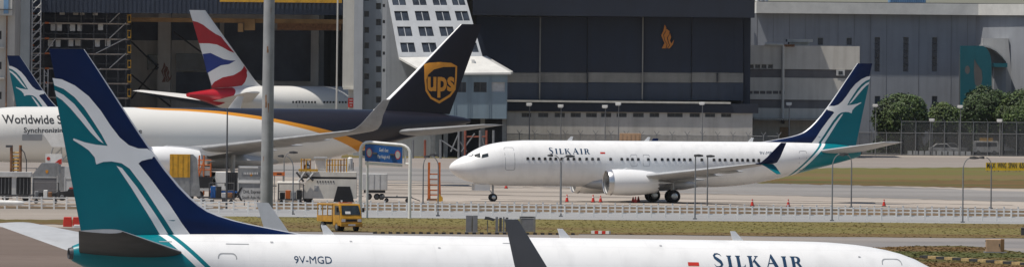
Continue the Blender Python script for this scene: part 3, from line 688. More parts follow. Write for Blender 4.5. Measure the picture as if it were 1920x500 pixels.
# ---- cargo jet
T767 = [(0, 4.05, 3.95, 0.03), (0.25, 4.6, 3.4, 0.6), (1, 5.3, 2.9, 1.15), (2, 6.0, 2.5, 1.6), (3.5, 6.75, 2.2, 2.05), (5.5, 7.2, 2.05, 2.35), (8, 7.4, 2.0, 2.5), (10, 7.42, 2.0, 2.515), (33, 7.42, 2.0, 2.515),
        (37, 7.42, 2.25, 2.5), (42, 7.40, 3.2, 2.25), (47, 7.28, 4.5, 1.6), (51, 7.0, 5.5, 0.95), (53, 6.7, 6.0, 0.5), (53.7, 6.5, 6.2, 0.2)]
def cargo_jet():
    root = empty('cargo_airliner', (-28.4 + 28.2 * math.cos(R(197.5)), 937 + 28.2 * math.sin(R(197.5)), 0), R(197.5), 'white and dark brown cargo jet with gold stripe and gold shield on its tail', 'cargo plane')
    fus = fuselage(T767, 'ups_fuselage', root); surf = make_surf(T767)
    bl = MB(); rings = []
    for s, hw, b, t in ((16.5, 0.4, 2.2, 3.2), (19, 2.0, 1.7, 3.2), (21.5, 2.7, 1.5, 3.4), (29, 2.75, 1.5, 3.3), (32, 2.2, 1.7, 3.0), (35, 0.5, 2.2, 2.8)):
        rings.append([(-s, hw * math.cos(2 * math.pi * i / 20), (b + t) / 2 + (t - b) / 2 * math.sin(2 * math.pi * i / 20)) for i in range(20)])
    bl.loft(rings); bl.build('belly_fairing', 'grey_white', root, smooth=True)
    for sd_ in (1, -1):
        wg = wing('wing', [(18.2, 0, 2.7, 11.5, 0.12, 0), (20.0, 2.4, 2.9, 10.0, 0.12, 4), (24.4, 8.5, 3.65, 6.8, 0.11, 7), (34.2, 23.5, 5.45, 2.5, 0.10, 7)], sd_, 'cargo_wing', root)
        wing('winglet', [(34.25, 23.5, 5.45, 2.45, 0.10, 7), (34.7, 24.1, 5.65, 2.3, 0.09, 32), (35.2, 24.6, 6.15, 2.0, 0.08, 58), (35.8, 25.0, 6.95, 1.45, 0.08, 70), (37.1, 25.45, 8.5, 0.7, 0.08, 76)], sd_, 'cargo_wing', wg)
        for y_ in (6.2, 11, 16):
            le = 20 + (y_ - 2.4) * 0.66; c = 9.0 - y_ * 0.3
            f = MB(); f.lathe([(-(le + c * 0.5), 0.04), (-(le + c * 0.7), 0.25), (-(le + c * 0.95), 0.28), (-(le + c * 1.35), 0.04)], (0, sd_ * y_, 2.7 + y_ * 0.115), 'x', 10)
            f.build('flap_fairing', 'grey_white', wg, smooth=True)
        wing('stabiliser', [(44.9, 0.4, 5.15, 6.7, 0.10, 6), (45.6, 1.3, 5.25, 6.2, 0.10, 6), (52.2, 9.3, 6.05, 2.1, 0.09, 7)], sd_, 'cargo_wing', root)
        engine(root, 18.6, sd_ * 7.92, 2.35, 5.2, 1.38, 'white_paint', wz=3.3)
        gear('main_gear', root, 28.2, sd_ * 4.65, 3.0, 0.58, 0.43, [(a, b) for a in (-0.71, 0.71) for b in (-0.57, 0.57)], 0.18, (0.2, 1.6))
    gear('nose_gear', root, 5.5, 0, 2.6, 0.47, 0.33, [(0, -0.32), (0, 0.32)], 0.12, (1.1, 0))
    def up(x, y): return (54.9 - (900 - x) / 18.26, 15.85 - (y - 42) / 19.0)
    LEt = [(z, s) for s, z in ((42.2, 7.0), (43.6, 7.3), (44.5, 7.9), (45.4, 8.7), (52.5, 15.7), (52.65, 15.85))]
    fn, fs = fin(LEt, ((51.3, 6.2), (54.85, 15.85)), [7.0, 7.3, 7.6, 7.9, 8.3, 8.7] + [8.7 + 7.0 * i / 8 for i in range(1, 9)] + [15.8, 15.85], 'brown_paint', root, 0.42, 0.05, 'white_paint', 0.045)  # metal leading edge, the light it catches from above put in as white
    def sh(x, y): return up(760 + x / 3.335, 90 + y / 3.335)
    outer = [sh(*p) for p in ((100, 92), (130, 82), (200, 77), (270, 82), (308, 102), (307, 180), (301, 248), (270, 290), (197, 335), (140, 305), (108, 258), (100, 180))]
    innr = [sh(*p) for p in ((113, 190), (125, 155), (160, 124), (220, 108), (297, 106), (296, 180), (289, 243), (262, 278), (197, 317), (148, 294), (120, 250))]
    for sd_ in (1, -1):
        decal('shield_emblem', [outer], fs, 0.01, sd_, 'gold_paint', fn); decal('shield_field', [innr], fs, 0.02, sd_, 'brown_paint', fn)
        a, b = sh(120, 255)[0], sh(292, 255)[0]
        if sd_ < 0: a, b = b, a
        text_decal('lettering', 'ups', a, b, sh(0, 253)[1], 2.0, fs, 0.03, sd_, 'gold_paint', fn, bold=0.03)
        a, b = (5.75, 14.75) if sd_ > 0 else (14.75, 5.75)
        text_decal('lettering', 'Worldwide Services', a, b, 5.80, 0.86, surf, 0.012, sd_, 'letter_dark', fus, bold=0.02)
        a, b = (7.75, 19.6) if sd_ > 0 else (19.6, 7.75)
        text_decal('lettering', 'Synchronizing the world of commerce', a, b, 4.92, 0.52, surf, 0.012, sd_, 'letter_dark', fus, bold=0.014)
        for q in ([(1.9, 5.65), (2.6, 5.95), (2.7, 5.5), (2.1, 5.3)], [(2.75, 5.95), (3.5, 6.1), (3.4, 5.6), (2.85, 5.5)]): decal('cockpit_window', [q], surf, 0.012, sd_, 'cockpit_glass', fus, 0.2)
    hatch = MB(); decal('cargo_hatch', [rrect(7.6, 9.6, 4.15, 4.75, 0.1)], surf, 0.012, 1, 'line_grey', fus, 0.3)
    return root
cargo_jet()

# ---- airliner nosed into the hangar
T777 = [(0, 5.0, 4.9, 0.03), (0.3, 5.7, 4.3, 0.7), (1.2, 6.6, 3.6, 1.5), (3, 7.7, 3.0, 2.3), (5.5, 8.4, 2.65, 2.85), (9, 8.75, 2.55, 3.1), (40, 8.75, 2.55, 3.1), (46, 8.75, 3.2, 3.0), (52, 8.7, 4.6, 2.4), (57, 8.4, 6.0, 1.55), (60.5, 8.0, 6.9, 0.85), (62.5, 7.75, 7.25, 0.35)]
def hangar_jet():
    tt = at(355, 17, 1246)
    root = empty('airliner', (tt.x + 62.4 * 0.7071, 1246 + 62.4 * 0.7071, 0), R(45), 'white airliner nosed into the hangar, red white and blue waves on its tail', 'airliner')
    fus = fuselage(T777, 'british_fuselage', root); surf = make_surf(T777)
    for sd_ in (1, -1):
        wg = wing('wing', [(19.0, 0, 3.2, 14, 0.12, 0), (22.0, 3.0, 3.4, 12, 0.12, 4), (28.5, 10.5, 4.5, 7.6, 0.11, 7), (41.5, 30.0, 7.4, 1.8, 0.10, 8)], sd_, 'wing_grey', root)
        wing('stabiliser', [(51.6, 0.5, 6.7, 7.2, 0.10, 6), (52.6, 1.8, 6.85, 6.6, 0.10, 6), (59.9, 10.8, 7.95, 2.4, 0.09, 7)], sd_, 'white_paint', root)
        engine(root, 19.5, sd_ * 9.6, 2.9, 6.2, 1.75, 'white_paint', wz=4.1)
        gear('main_gear', root, 31.5, sd_ * 5.5, 3.6, 0.66, 0.5, [(a, b) for a in (-1.4, 0, 1.4) for b in (-0.6, 0.6)], 0.2, (0.2, 1.6))
        windows([10 + 0.56 * i for i in range(66) if i % 17 not in (5, 6)], 6.6, surf, sd_, fus, 0.3, 0.44)
        door_line('door', 44.6, 45.7, 4.9, 6.9, surf, sd_, fus, 0.06, 0.2)
    gear('nose_gear', root, 6.0, 0, 3.0, 0.52, 0.36, [(0, -0.35), (0, 0.35)], 0.13, (1.1, 0))
    def bp(x, y): return (62.5 - (x - 355) / 10.2, 18.5 - (y - 17) / 14.4)
    LEt = [(z, s) for s, z in ((48.2, 8.4), (49.6, 8.8), (50.6, 9.5), (51.6, 10.5), (59.3, 18.2), (59.6, 18.5))]
    fn, fs = fin(LEt, ((58.0, 8.0), (62.4, 18.5)), [8.4, 8.6, 8.8, 9.1, 9.5, 10.0, 10.5] + [10.5 + 7.7 * i / 8 for i in range(1, 9)] + [18.4, 18.5], 'white_paint', root, 0.5, 0.05, 'white_paint')
    cq = lambda pts: [bp(330 + x / 2.5, 10 + y / 2.5) for x, y in pts]
    for sd_ in (1, -1):
        decal('red_wave', [cq(((80, 68), (100, 73), (125, 86), (150, 107), (180, 128), (205, 140), (222, 162), (245, 190), (268, 216), (240, 206), (212, 190), (185, 177), (150, 172), (110, 172)))], fs, 0.012, sd_, 'red_paint', fn, 0.5)
        decal('blue_wave', [cq(((127, 222), (160, 217), (185, 230), (215, 245), (245, 251), (270, 251), (240, 268), (205, 274), (180, 290), (148, 311)))], fs, 0.012, sd_, 'blue_paint', fn, 0.5)
        decal('red_wave', [cq(((168, 371), (180, 352), (215, 330), (260, 320), (295, 298), (312, 274), (327, 296), (322, 325), (312, 350), (297, 368), (240, 377), (172, 382)))], fs, 0.012, sd_, 'red_paint', fn, 0.5)
    return root
hangar_jet()

# ------------------------------------------------------------------ buildings
def grid_wall(mb, x0, x1, z0, z1, y, holes, rev=0.3, mi=0, fmap=None):
    "a wall face with real openings: front quads round the holes plus their reveals"
    P = fmap or (lambda u, v, d: (u, y + d, v))
    xs = sorted({x0, x1, *[h[0] for h in holes], *[h[1] for h in holes]}); zs = sorted({z0, z1, *[h[2] for h in holes], *[h[3] for h in holes]})
    for i in range(len(xs) - 1):
        for j in range(len(zs) - 1):
            cx, cz = (xs[i] + xs[i + 1]) / 2, (zs[j] + zs[j + 1]) / 2
            if any(h[0] < cx < h[1] and h[2] < cz < h[3] for h in holes): continue
            mb.add([P(xs[i], zs[j], 0), P(xs[i + 1], zs[j], 0), P(xs[i + 1], zs[j + 1], 0), P(xs[i], zs[j + 1], 0)], [(0, 1, 2, 3)], mi)
    for a, b, c, d in holes:
        q = [(a, c), (b, c), (b, d), (a, d)]
        for k in range(4):
            (u0, v0), (u1, v1) = q[k], q[(k + 1) % 4]
            mb.add([P(u0, v0, 0), P(u1, v1, 0), P(u1, v1, rev), P(u0, v0, rev)], [(0, 1, 2, 3)], mi)
def pane_set(root, holes, y, rev, parent=None, frame='dark_metal', glass='glass_dark', cols=1, rows=1):
    for a, b, c, d in holes:
        f = MB(); t = 0.07; yy = y + rev
        f.box(a, yy - 0.1, c, a + t, yy, d); f.box(b - t, yy - 0.1, c, b, yy, d); f.box(a + t, yy - 0.1, c, b - t, yy, c + t); f.box(a + t, yy - 0.1, d - t, b - t, yy, d)
        for k in range(1, cols): x = a + (b - a) * k / cols; f.box(x - t / 2, yy - 0.095, c + t, x + t / 2, yy - 0.003, d - t)
        o = part(f, 'window', frame, root)
        for k in range(cols):
            for j in range(rows):
                g_ = MB(); x = a + (b - a) * k / cols; z = c + (d - c) * j / rows
                g_.box(x + 0.02, yy - 0.05, z + 0.05, x + (b - a) / cols - 0.02, yy - 0.02, z + (d - c) / rows - 0.05); g_.build('pane', glass, o, off=root.location)
def H(x0, y0, x1, y1, D): return rect(x0, y0, x1, y1, D)
def pbox(mb, x0, y0, x1, y1, D, dep, mi=0):
    a, b, c, d = rect(x0, y0, x1, y1, D); mb.box(a, D, c, b, D + dep, d, mi); return mb
def gbox(mb, x0, ytop, x1, D, dep, mi=0, zb=0.0):
    a, b, c, d = rect(x0, ytop, x1, ytop + 10, D); mb.box(a, D, zb, b, D + dep, d, mi); return mb
def base(px, D): p = at(px, 200, D); return (p.x, D, 0)
CLAD = MATS  # cladding uses plain paints; ribs are built

# --- the maintenance hangar with its front open (left half of the picture)
hg = empty('maintenance_hangar', base(450, 1258), 0, 'open-fronted maintenance hangar with dark interior and grey header beam at left', 'hangar')
TOPZ = 29.0
xl, xr = at(30, 100, 1258).x, at(1420, 100, 1258).x
b = MB(); b.box(xl, 1259.5, TOPZ, at(1440, 100, 1300).x, 1340, TOPZ + 1.2); part(b, 'roof', 'hangar_header', hg)
xm_ = at(600, 100, 1287).x; b = MB(); b.box(xl, 1287, 0, xm_, 1288, TOPZ - 0.02); part(b, 'back_wall', 'interior_grey', hg)
b = MB(); b.box(xm_, 1287.5, 0, xm_ + 0.5, 1335, TOPZ - 0.02); part(b, 'back_wall', 'interior_grey', hg)
b = MB(); b.box(xm_ + 0.5, 1334, 0, at(1380, 100, 1335).x, 1335, TOPZ - 0.02); part(b, 'back_wall', 'interior_grey', hg)
b = MB(); b.box(xl - 1, 1258.5, 0, xl, 1303, TOPZ - 0.02); part(b, 'side_wall', 'tower_grey', hg)
b = MB(); gbox(b, 29, -70, 57, 1256.5, 3.5); part(b, 'column', 'tower_grey', hg)
a0, a1, c0, c1 = rect(57, 24, 646, 26, 1258); b = MB(); b.box(a0, 1257.6, c0, a1, 1259.4, TOPZ - 0.02)
for i in range(70):
    x = a0 + 0.3 + (a1 - a0 - 0.6) * i / 69; b.box(x - 0.05, 1257.5, c0, x + 0.05, 1257.6, TOPZ - 0.05)
part(b, 'header_beam', 'hangar_blue', hg)
b = MB(); pbox(b, 412, -1, 641, 5, 1256.9, 0.5); part(b, 'rail', 'yellow_paint', hg)
b = MB(); pbox(b, 246, 35, 646, 43, 1266, 0.9); part(b, 'crane_girder', 'crane_yellow', hg)
b = MB(); pbox(b, 520, 43, 640, 57, 1268, 2.0); part(b, 'crane_girder', 'rust', hg)
b = MB(); pbox(b, 458, 36, 478, 57, 1263, 1.6); pbox(b, 446, 44, 456, 60, 1262, 1.4); part(b, 'crane_trolley', 'crane_yellow', hg)
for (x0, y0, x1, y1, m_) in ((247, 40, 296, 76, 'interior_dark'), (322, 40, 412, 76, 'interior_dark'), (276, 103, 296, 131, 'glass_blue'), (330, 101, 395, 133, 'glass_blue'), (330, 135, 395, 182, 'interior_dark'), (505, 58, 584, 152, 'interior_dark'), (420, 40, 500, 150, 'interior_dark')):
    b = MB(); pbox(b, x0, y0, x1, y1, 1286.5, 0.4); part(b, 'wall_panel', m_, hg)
for x0, x1 in ((297, 321), (584, 599)):
    b = MB(); gbox(b, x0, -30, x1, 1284, 2.9); part(b, 'inner_column', 'interior_grey', hg)
for (x0, y0, x1, y1) in ((246, 78, 297, 128), (246, 185, 297, 120), (246, 140, 320, 200), (325, 60, 380, 100)):
    b = MB(); b.tube(at(x0, y0, 1283.5), at(x1, y1, 1283.5), 0.12, n=6); part(b, 'brace', 'dark_metal', hg)
bird = [(108, 87), (113, 102), (124, 109), (127, 128), (130, 139), (137, 137), (134, 153), (123, 166), (97, 166), (106, 147), (95, 122), (103, 110)]
def bird_logo(root, cx, y0, y1, D, m_, name):
    k = (y1 - y0) / 79.0; outs = []
    feathers = ([(107, 86), (112, 96), (110, 108), (102, 120), (106, 140), (114, 152), (110, 166), (97, 166), (106, 148), (95, 122), (102, 108)],
                [(112, 100), (123, 108), (121, 120), (114, 130), (118, 146), (122, 156), (114, 166), (112.5, 166), (116, 152), (108, 140), (104, 121), (111, 110)],
                [(124, 114), (128, 128), (124, 140), (129, 150), (138, 136), (134, 153), (123, 166), (117, 166), (124, 156), (120, 145), (117, 130), (122, 122)])
    for f in feathers:
        b = MB(); pts = []
        for x, y in f:
            p = at(cx + (x - 116) * k * 1.02, y0 + (y - 87) * k, D); pts.append((p.x, p.z))
        b.prism(pts, 'y', D - 0.06, D); part(b, name, m_, root)
bird_logo(hg, 312, 117, 154, 1283.95, 'bird_brown', 'bird_emblem')

# --- docking platform and lattice mast inside the open front
dk = empty('maintenance_dock', base(150, 1262), 0, 'multi-level grey maintenance docking platform with orange rail ends inside hangar', 'scaffold')
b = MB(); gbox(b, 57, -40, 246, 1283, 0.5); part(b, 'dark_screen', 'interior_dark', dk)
for y in (-14, 13, 43, 72, 100, 128, 155, 182):
    b = MB(); pbox(b, 57, y, 240, y + 2.6, 1260.6, 8.0); part(b, 'catwalk', 'catwalk', dk)
    b = MB(); pbox(b, 57, y - 9, 238, y - 8, 1260.5, 0.15); part(b, 'handrail', 'dark_metal', dk)
    b = MB(); pbox(b, 84, y - 1.5, 92, y + 2, 1260.0, 0.5); pbox(b, 57, y + 12, 64, y + 14, 1260.0, 0.5); part(b, 'orange_toe_board', 'orange_paint', dk)
    b = MB()
    for q in ((239, y - 16, 240.2, y), (244.5, y - 16, 245.7, y), (240.2, y - 15, 244.5, y - 13.6), (240.2, y - 3, 244.5, y)): pbox(b, *q, 1260, 0.4)
    part(b, 'gate', 'yellow_paint', dk)
for x in (82, 104, 128, 152, 176, 200, 222, 237):
    b = MB(); gbox(b, x, -40, x + 1.6, 1260.8, 0.12); part(b, 'post', 'dark_metal', dk)
rnd = random.Random(3)
for r_, y in enumerate((15, 45, 74)):
    for x in ((112, 137, 150, 174), (95, 107, 131, 145, 184), (90, 103, 127, 141, 178, 197))[r_]:
        b = MB(); pbox(b, x, y + 1, x + 10 + rnd.uniform(-1.5, 1), y + 13 + rnd.uniform(-1, 1), 1261.5, 0.15); part(b, 'pale_panel', 'white_plastic' if rnd.random() > 0.35 else 'beige_light', dk)
for (x0, y0, x1, y1) in ((60, 43, 82, 13), (60, 72, 82, 43), (205, 72, 236, 43), (205, 43, 236, 13), (180, 100, 236, 72), (205, 128, 236, 100), (150, 155, 190, 128), (84, 100, 104, 72)):
    b = MB(); b.tube(at(x0, y0, 1260.4), at(x1, y1, 1260.4), 0.07, n=5); part(b, 'brace', 'lattice', dk)
b = MB(); pbox(b, 70, 178, 88, 194, 1262, 1.5); part(b, 'red_box', 'red_plastic', dk)
lm = empty('lattice_mast', base(69, 1252), 0, 'tall pale steel lattice mast beside the grey hangar column', 'mast')
b = MB()
for x, dd in ((61, 0), (77, 0), (61, 1.1), (77, 1.1)):
    p = at(x, -40, 1252 + dd); b = MB(); b.tube((p.x, 1252 + dd, 0), (p.x, 1252 + dd, p.z), 0.09, n=6); part(b, 'upright', 'lattice', lm)
y = -38
while y < 260:
    b = MB(); b.tube(at(61, y + 15, 1251.9), at(77, y, 1251.9), 0.07, n=5); part(b, 'brace', 'lattice', lm)
    b = MB(); b.tube(at(61, y + 7, 1253.1), at(77, y + 7, 1253.1), 0.05, n=5); part(b, 'rung', 'lattice', lm)
    y += 15
st = empty('lattice_mast', base(86, 1250), 0, 'short pale lattice ladder in front of the docking platform', 'mast')
for x in (83, 90):
    p = at(x, 130, 1250); b = MB(); b.tube((p.x, 1250, 0), (p.x, 1250, p.z), 0.07, n=6); part(b, 'upright', 'lattice', st)
for i in range(12):
    b = MB(); b.tube(at(83, 132 + i * 10, 1250), at(90, (132 if i % 2 else 142) + i * 10, 1250), 0.045, n=5); part(b, 'rung', 'lattice', st)

# --- beige corner block at the left edge
lb = empty('office_block', base(0, 1240), 0, 'beige block with projecting glazed bay at the left edge', 'building')
hs = [rect(-6, 58, 3, 74, 1240), rect(-6, 116, 3, 130, 1240), rect(-6, 172, 3, 186, 1240)]
b = MB(); x0, x1, _, zt = rect(-90, -60, 29, -50, 1240); grid_wall(b, x0, x1, 0, zt, 1240, hs, 0.4); part(b, 'wall', 'beige_wall', lb)
b = MB(); b.box(x0, 1240.5, 0, x1, 1254, zt); part(b, 'block', 'beige_wall', lb); pane_set(lb, hs, 1240, 0.4)
b = MB(); pbox(b, -60, -40, 23, 29, 1238.4, 1.55); part(b, 'bay', 'column_cream', lb)
b = MB(); pbox(b, 7, -30, 16, 26, 1238.3, 0.08); part(b, 'bay_window', 'roof_blue', lb)
b = MB(); pbox(b, -60, 17, 23, 18.5, 1238.2, 0.18); part(b, 'bay_rail', 'dark_metal', lb)
p = at(13, 30, 1239.8); b = MB(); b.tube((p.x, 1239.8, 0), (p.x, 1239.8, p.z), 0.09, n=6); part(b, 'drain_pipe', 'rust', lb)
for y in (88, 145): b = MB(); pbox(b, -60, y, 8, y + 2.5, 1239.3, 0.68); part(b, 'sill', 'beige_light', lb)

# --- cream column and stair tower
cc = empty('column', base(654, 1236), 0, 'tall cream column standing right of the open hangar', 'column')
b = MB(); pbox(b, 643, -70, 664, 164, 1236, 3); part(b, 'shaft', 'column_cream', cc)
b = MB(); a0, a1, c0, c1 = rect(643, 164, 666, 168, 1235.7); b.box(a0, 1235.7, c0, a1, 1239.2, c1); part(b, 'base_trim', 'ledge_pale', cc)
b = MB(); gbox(b, 653, 168, 664, 1236.4, 2.4); part(b, 'stem', 'column_cream', cc)
b = MB(); pbox(b, 652.5, 184, 663.5, 201, 1236.2, 0.15); part(b, 'red_notice', 'red_plastic', cc)
b = MB(); pbox(b, 655, 187, 661, 188.3, 1236.15, 0.04); pbox(b, 655, 192, 661, 193.5, 1236.15, 0.04); pbox(b, 656, 197, 660, 198.2, 1236.15, 0.04); part(b, 'notice_stripe', 'white_plastic', cc)
b = MB(); p = at(634, -60, 1232); b.tube((p.x - 0.05, 1232, 0), (p.x, 1232, p.z), 0.12, 0.1, n=7); tag(b.build('flag_pole', 'column_cream'), 'thin pale pole left of the cream column', 'pole')
tw = empty('stair_tower', base(700, 1228), 0, 'grey ribbed stair tower with two columns of small windows', 'building')
def ribs(mb, x0, x1, z0, z1, y, n, d=0.05):
    for i in range(n):
        x = x0 + (x1 - x0) * (i + 0.5) / n; mb.box(x - 0.04, y - d, z0, x + 0.04, y, z1)
_, _, _, TZ = rect(660, -60, 700, -50, 1228)
x0, x1, _, _ = rect(664.5, 0, 681, 1, 1227.6); b = MB(); b.box(x0, 1227.6, 0, x1, 1242, TZ); part(b, 'pilaster', 'tower_pale', tw)
x0, x1, _, _ = rect(681.2, 0, 717, 1, 1228.6)
hs = [rect(683, y, 692, y + 11, 1228.6) for y in (-38, -9, 21, 51, 80, 109, 138, 166)] + [rect(705, y, 714.5, y + 12, 1228.6) for y in (-24, 6, 36, 66, 95, 124, 153, 181)]
b = MB(); grid_wall(b, x0, x1, 0, TZ - 0.1, 1228.6, hs, 0.3)
part(b, 'wall', 'tower_grey', tw); pane_set(tw, hs, 1228.6, 0.3)
b = MB()
for q0, q1 in ((693, 704), ): 
    a0, a1, _, _ = rect(q0, 0, q1, 1, 1228.6); ribs(b, a0, a1, 0, TZ - 0.2, 1228.6, 5)
part(b, 'ribs', 'tower_grey', tw)
b = MB(); b.box(x0, 1229, 0, x1, 1242, TZ - 0.1); part(b, 'core', 'tower_grey', tw)
x0, x1, _, _ = rect(717.2, 0, 830, 1, 1227.8); hs = [rect(716.8 + 0.8, y, 722, y + 6, 1227.8) for y in (-20, 8, 38, 67, 97, 129)]
b = MB(); grid_wall(b, x0, x1, 0, TZ, 1227.8, hs, 0.25); part(b, 'wall', 'tower_pale', tw); pane_set(tw, hs, 1227.8, 0.25)
b = MB(); b.box(x0, 1228.1, 0, x1, 1242, TZ); part(b, 'core', 'tower_pale', tw)
b = MB(); a0, a1, _, _ = rect(724, 0, 828, 1, 1227.8); ribs(b, a0, a1, 0, TZ - 0.1, 1227.8, 44, 0.03); part(b, 'ribs', 'tower_pale', tw)

# --- sloped glazed block above the blue-grey shed
sb = empty('sloped_office', base(820, 1222), 0, 'white block with sloping grid of windows above a blue-grey shed', 'building')
yb, yt = 107.0, -45.0
def smap(u, v, d):
    y = yb + (yt - yb) * v; left = 748 + (y - 107) * 0.185; right = 905 + (y - 107) * 0.285
    D = 1219.5 + 7.0 * v + d * 0.9; p = at(left + (right - left) * u, y, D); return (p.x, p.y, p.z - d * 0.35)
rowsy = [(80, 98), (50, 68), (21, 39), (-8, 10), (-37, -19)]; colsu = [(0.045, 0.215), (0.305, 0.478), (0.563, 0.738), (0.81, 0.972)]
vv = lambda y: (y - yb) / (yt - yb)
hs = [(a, c, vv(y1), vv(y0)) for y0, y1 in rowsy for a, c in colsu]
b = MB(); grid_wall(b, 0, 1, 0, 1, 0, hs, 0.25, fmap=smap); part(b, 'front', 'panel_white', sb)
for a, c, v0, v1 in hs:
    b = MB()
    for k in range(2):
        u0, u1 = a + (c - a) * (k * 0.5 + 0.02), a + (c - a) * (k * 0.5 + 0.47)
        b = MB(); q = [smap(u0, v0, 0.2), smap(u1, v0, 0.2), smap(u1, v1, 0.2), smap(u0, v1, 0.2)]; r = [(x, y + 0.1, z) for x, y, z in q]
        b.loft([q, r]); part(b, 'pane', 'glass_dark', sb)
    um = (a + c) / 2; b = MB(); q = [smap(um - 0.004, v0, 0.12), smap(um + 0.004, v0, 0.12), smap(um + 0.004, v1, 0.12), smap(um - 0.004, v1, 0.12)]; r = [(x, y + 0.25, z) for x, y, z in q]
    b.loft([q, r]); part(b, 'mullion', 'tower_pale', sb)
b = MB(); q = [smap(0, 0, 0.62), smap(1, 0, 0.62), smap(1, 1, 0.62), smap(0, 1, 0.62)]; r = [(x, 1240, z) for x, y, z in q]; b.loft([q, r]); part(b, 'core', 'tower_pale', sb)
p0, p1, p2, p3 = at(748, 107.6, 1219.3), at(904, 105.6, 1219.3), at(958, 136, 1214), at(800, 137, 1214)
b = MB(); th = Vector((0, 0, -0.25)); b.loft([[p0, p1, p2, p3], [p0 + th, p1 + th, p2 + th, p3 + th]]); part(b, 'skirt_roof', 'roof_white', sb)
b = MB(); b.loft([[p1, at(912, 105, 1236), at(962, 134, 1236), p2], [p1 + th, at(912, 105, 1236) + th, at(962, 134, 1236) + th, p2 + th]]); part(b, 'skirt_roof', 'roof_white', sb)
b = MB(); pbox(b, 884, 112, 890, 119, 1217, 0.8); part(b, 'roof_vent', 'white_plastic', sb)
x0, x1, z0, z1 = rect(806, 137.5, 951, 222, 1214.6); hs = [rect(858, 154, 874, 173, 1214.6), rect(888, 154, 912.5, 173, 1214.6), rect(921.5, 154, 947, 173, 1214.6), rect(826, 154, 848, 173, 1214.6)]
b = MB(); grid_wall(b, x0, x1, z0, z1, 1214.6, hs, 0.3); part(b, 'shed_wall', 'shed_blue', sb)
b = MB(); b.box(x0, 1215, z0, x1, 1234, z1); part(b, 'shed', 'shed_blue', sb)
b = MB()
for i in range(40):
    x = x0 + (x1 - x0) * (i + 0.5) / 40
    if not any(h[0] - 0.06 < x < h[1] + 0.06 for h in hs): b.box(x - 0.03, 1214.54, z0, x + 0.03, 1214.6, z1)
part(b, 'cladding_ribs', 'shed_blue', sb); pane_set(sb, hs[:2] + hs[3:], 1214.6, 0.3, cols=2); pane_set(sb, hs[2:3], 1214.6, 0.3, cols=1, glass='container_light', frame='tower_pale')
for px in (812, 836, 870, 905, 946):
    b = MB(); p = at(px, 222, 1217); b.box(p.x - 0.28, 1217, 0, p.x + 0.28, 1217.6, z0 - 0.003); part(b, 'stilt', 'galvanised', sb)
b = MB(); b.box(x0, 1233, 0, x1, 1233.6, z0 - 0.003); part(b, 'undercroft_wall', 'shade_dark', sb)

# --- the closed navy hangar
nh = empty('navy_hangar', base(1160, 1252), 0, 'closed navy blue hangar with an orange bird emblem on its doors', 'hangar')
a0, a1, c0, _ = rect(886, 29, 1415, 31, 1248.5); b = MB(); b.box(a0, 1248.5, c0, a1, 1254, TOPZ - 0.01); part(b, 'header', 'hangar_header', nh)
seams = (892, 1012.5, 1101.5, 1205, 1297, 1394)
for i in range(5):
    x0, x1 = seams[i], seams[i + 1]; D = 1252 + (0.35 if i % 2 else 0)
    a, c, z0, z1 = rect(x0 + 0.4, 32, x1 - 0.4, 136, D); b = MB(); b.box(a, D, z0, c, D + 0.5, z1)
    n_ = max(3, int((c - a) / 1.1))
    for k in range(n_ + 1): xx = a + 0.06 + (c - a - 0.12) * k / n_; b.box(xx - 0.035, D - 0.05, z0, xx + 0.035, D, z1)
    part(b, 'door_panel', 'hangar_navy', nh)
    b = MB(); pbox(b, x0 + 0.4, 136.5, x1 - 0.4, 154.5, D, 0.5); part(b, 'door_strip', 'strip_grey', nh)
    a, c, z0, z1 = rect(x0 + 0.4, 155, x1 - 0.4, 188, D); b = MB(); b.box(a, D, z0, c, D + 0.5, z1)
    for k in range(n_ + 1): xx = a + 0.06 + (c - a - 0.12) * k / n_; b.box(xx - 0.035, D - 0.05, z0, xx + 0.035, D, z1)
    part(b, 'door_panel', 'hangar_blue', nh)
for x in (1012.5, 1205):
    b = MB(); pbox(b, x - 1.2, 31, x + 1.2, 186, 1251.6, 0.3); part(b, 'guide_rail', 'strip_grey', nh)
for x in (1101.5, 1345):
    b = MB(); pbox(b, x - 1.5, 137, x + 1.5, 154, 1251.7, 0.3); part(b, 'dark_post', 'shade_dark', nh)
bird_logo(nh, 1251.5, 47, 91, 1251.9, 'bird_orange', 'bird_emblem')
a0, a1, z0, z1 = rect(905, 189.5, 1370, 192.5, 1247); b = MB(); b.box(a0, 1247, z0, a1, 1252.6, z1); part(b, 'ledge', 'ledge_pale', nh)
a0, a1, z0, z1 = rect(905, 193, 1422, 210, 1247.2); b = MB(); b.box(a0, 1247.2, z0, a1, 1252.5, z1); part(b, 'annex_fascia', 'hangar_header', nh)
holes = []
for x0, x1 in ((978, 996), (1009, 1028), (1040, 1059), (1070, 1089), (1099, 1119), (1127, 1146), (1156, 1175), (1187, 1207), (1218, 1236), (1251, 1280), (1293, 1312), (1322, 1341), (1352, 1371)):
    holes.append(rect(x0, 211.5, x1, 219.5, 1247.5))
a0, a1, _, zt = rect(950, 210, 1411, 214, 1247.5); zt = z0 - 0.004
holes = [(h[0], h[1], h[2], min(h[3], zt - 0.05)) for h in holes]
b = MB(); grid_wall(b, a0, a1, 0, zt, 1247.5, holes, 0.3); part(b, 'annex_wall', 'beige_wall', nh); pane_set(nh, holes, 1247.5, 0.3, cols=2)
b = MB(); b.box(a0, 1247.9, 0, a1, 1252.5, zt); part(b, 'annex_core', 'beige_wall', nh)
b = MB(); a, c, _, _ = rect(1376, 0, 1395, 1, 1250); b.box(at(1394.6, 100, 1252).x, 1253, 0, at(1396, 100, 1252).x + 0.8, 1340, TOPZ - 0.01); part(b, 'side_wall', 'hangar_navy', nh)

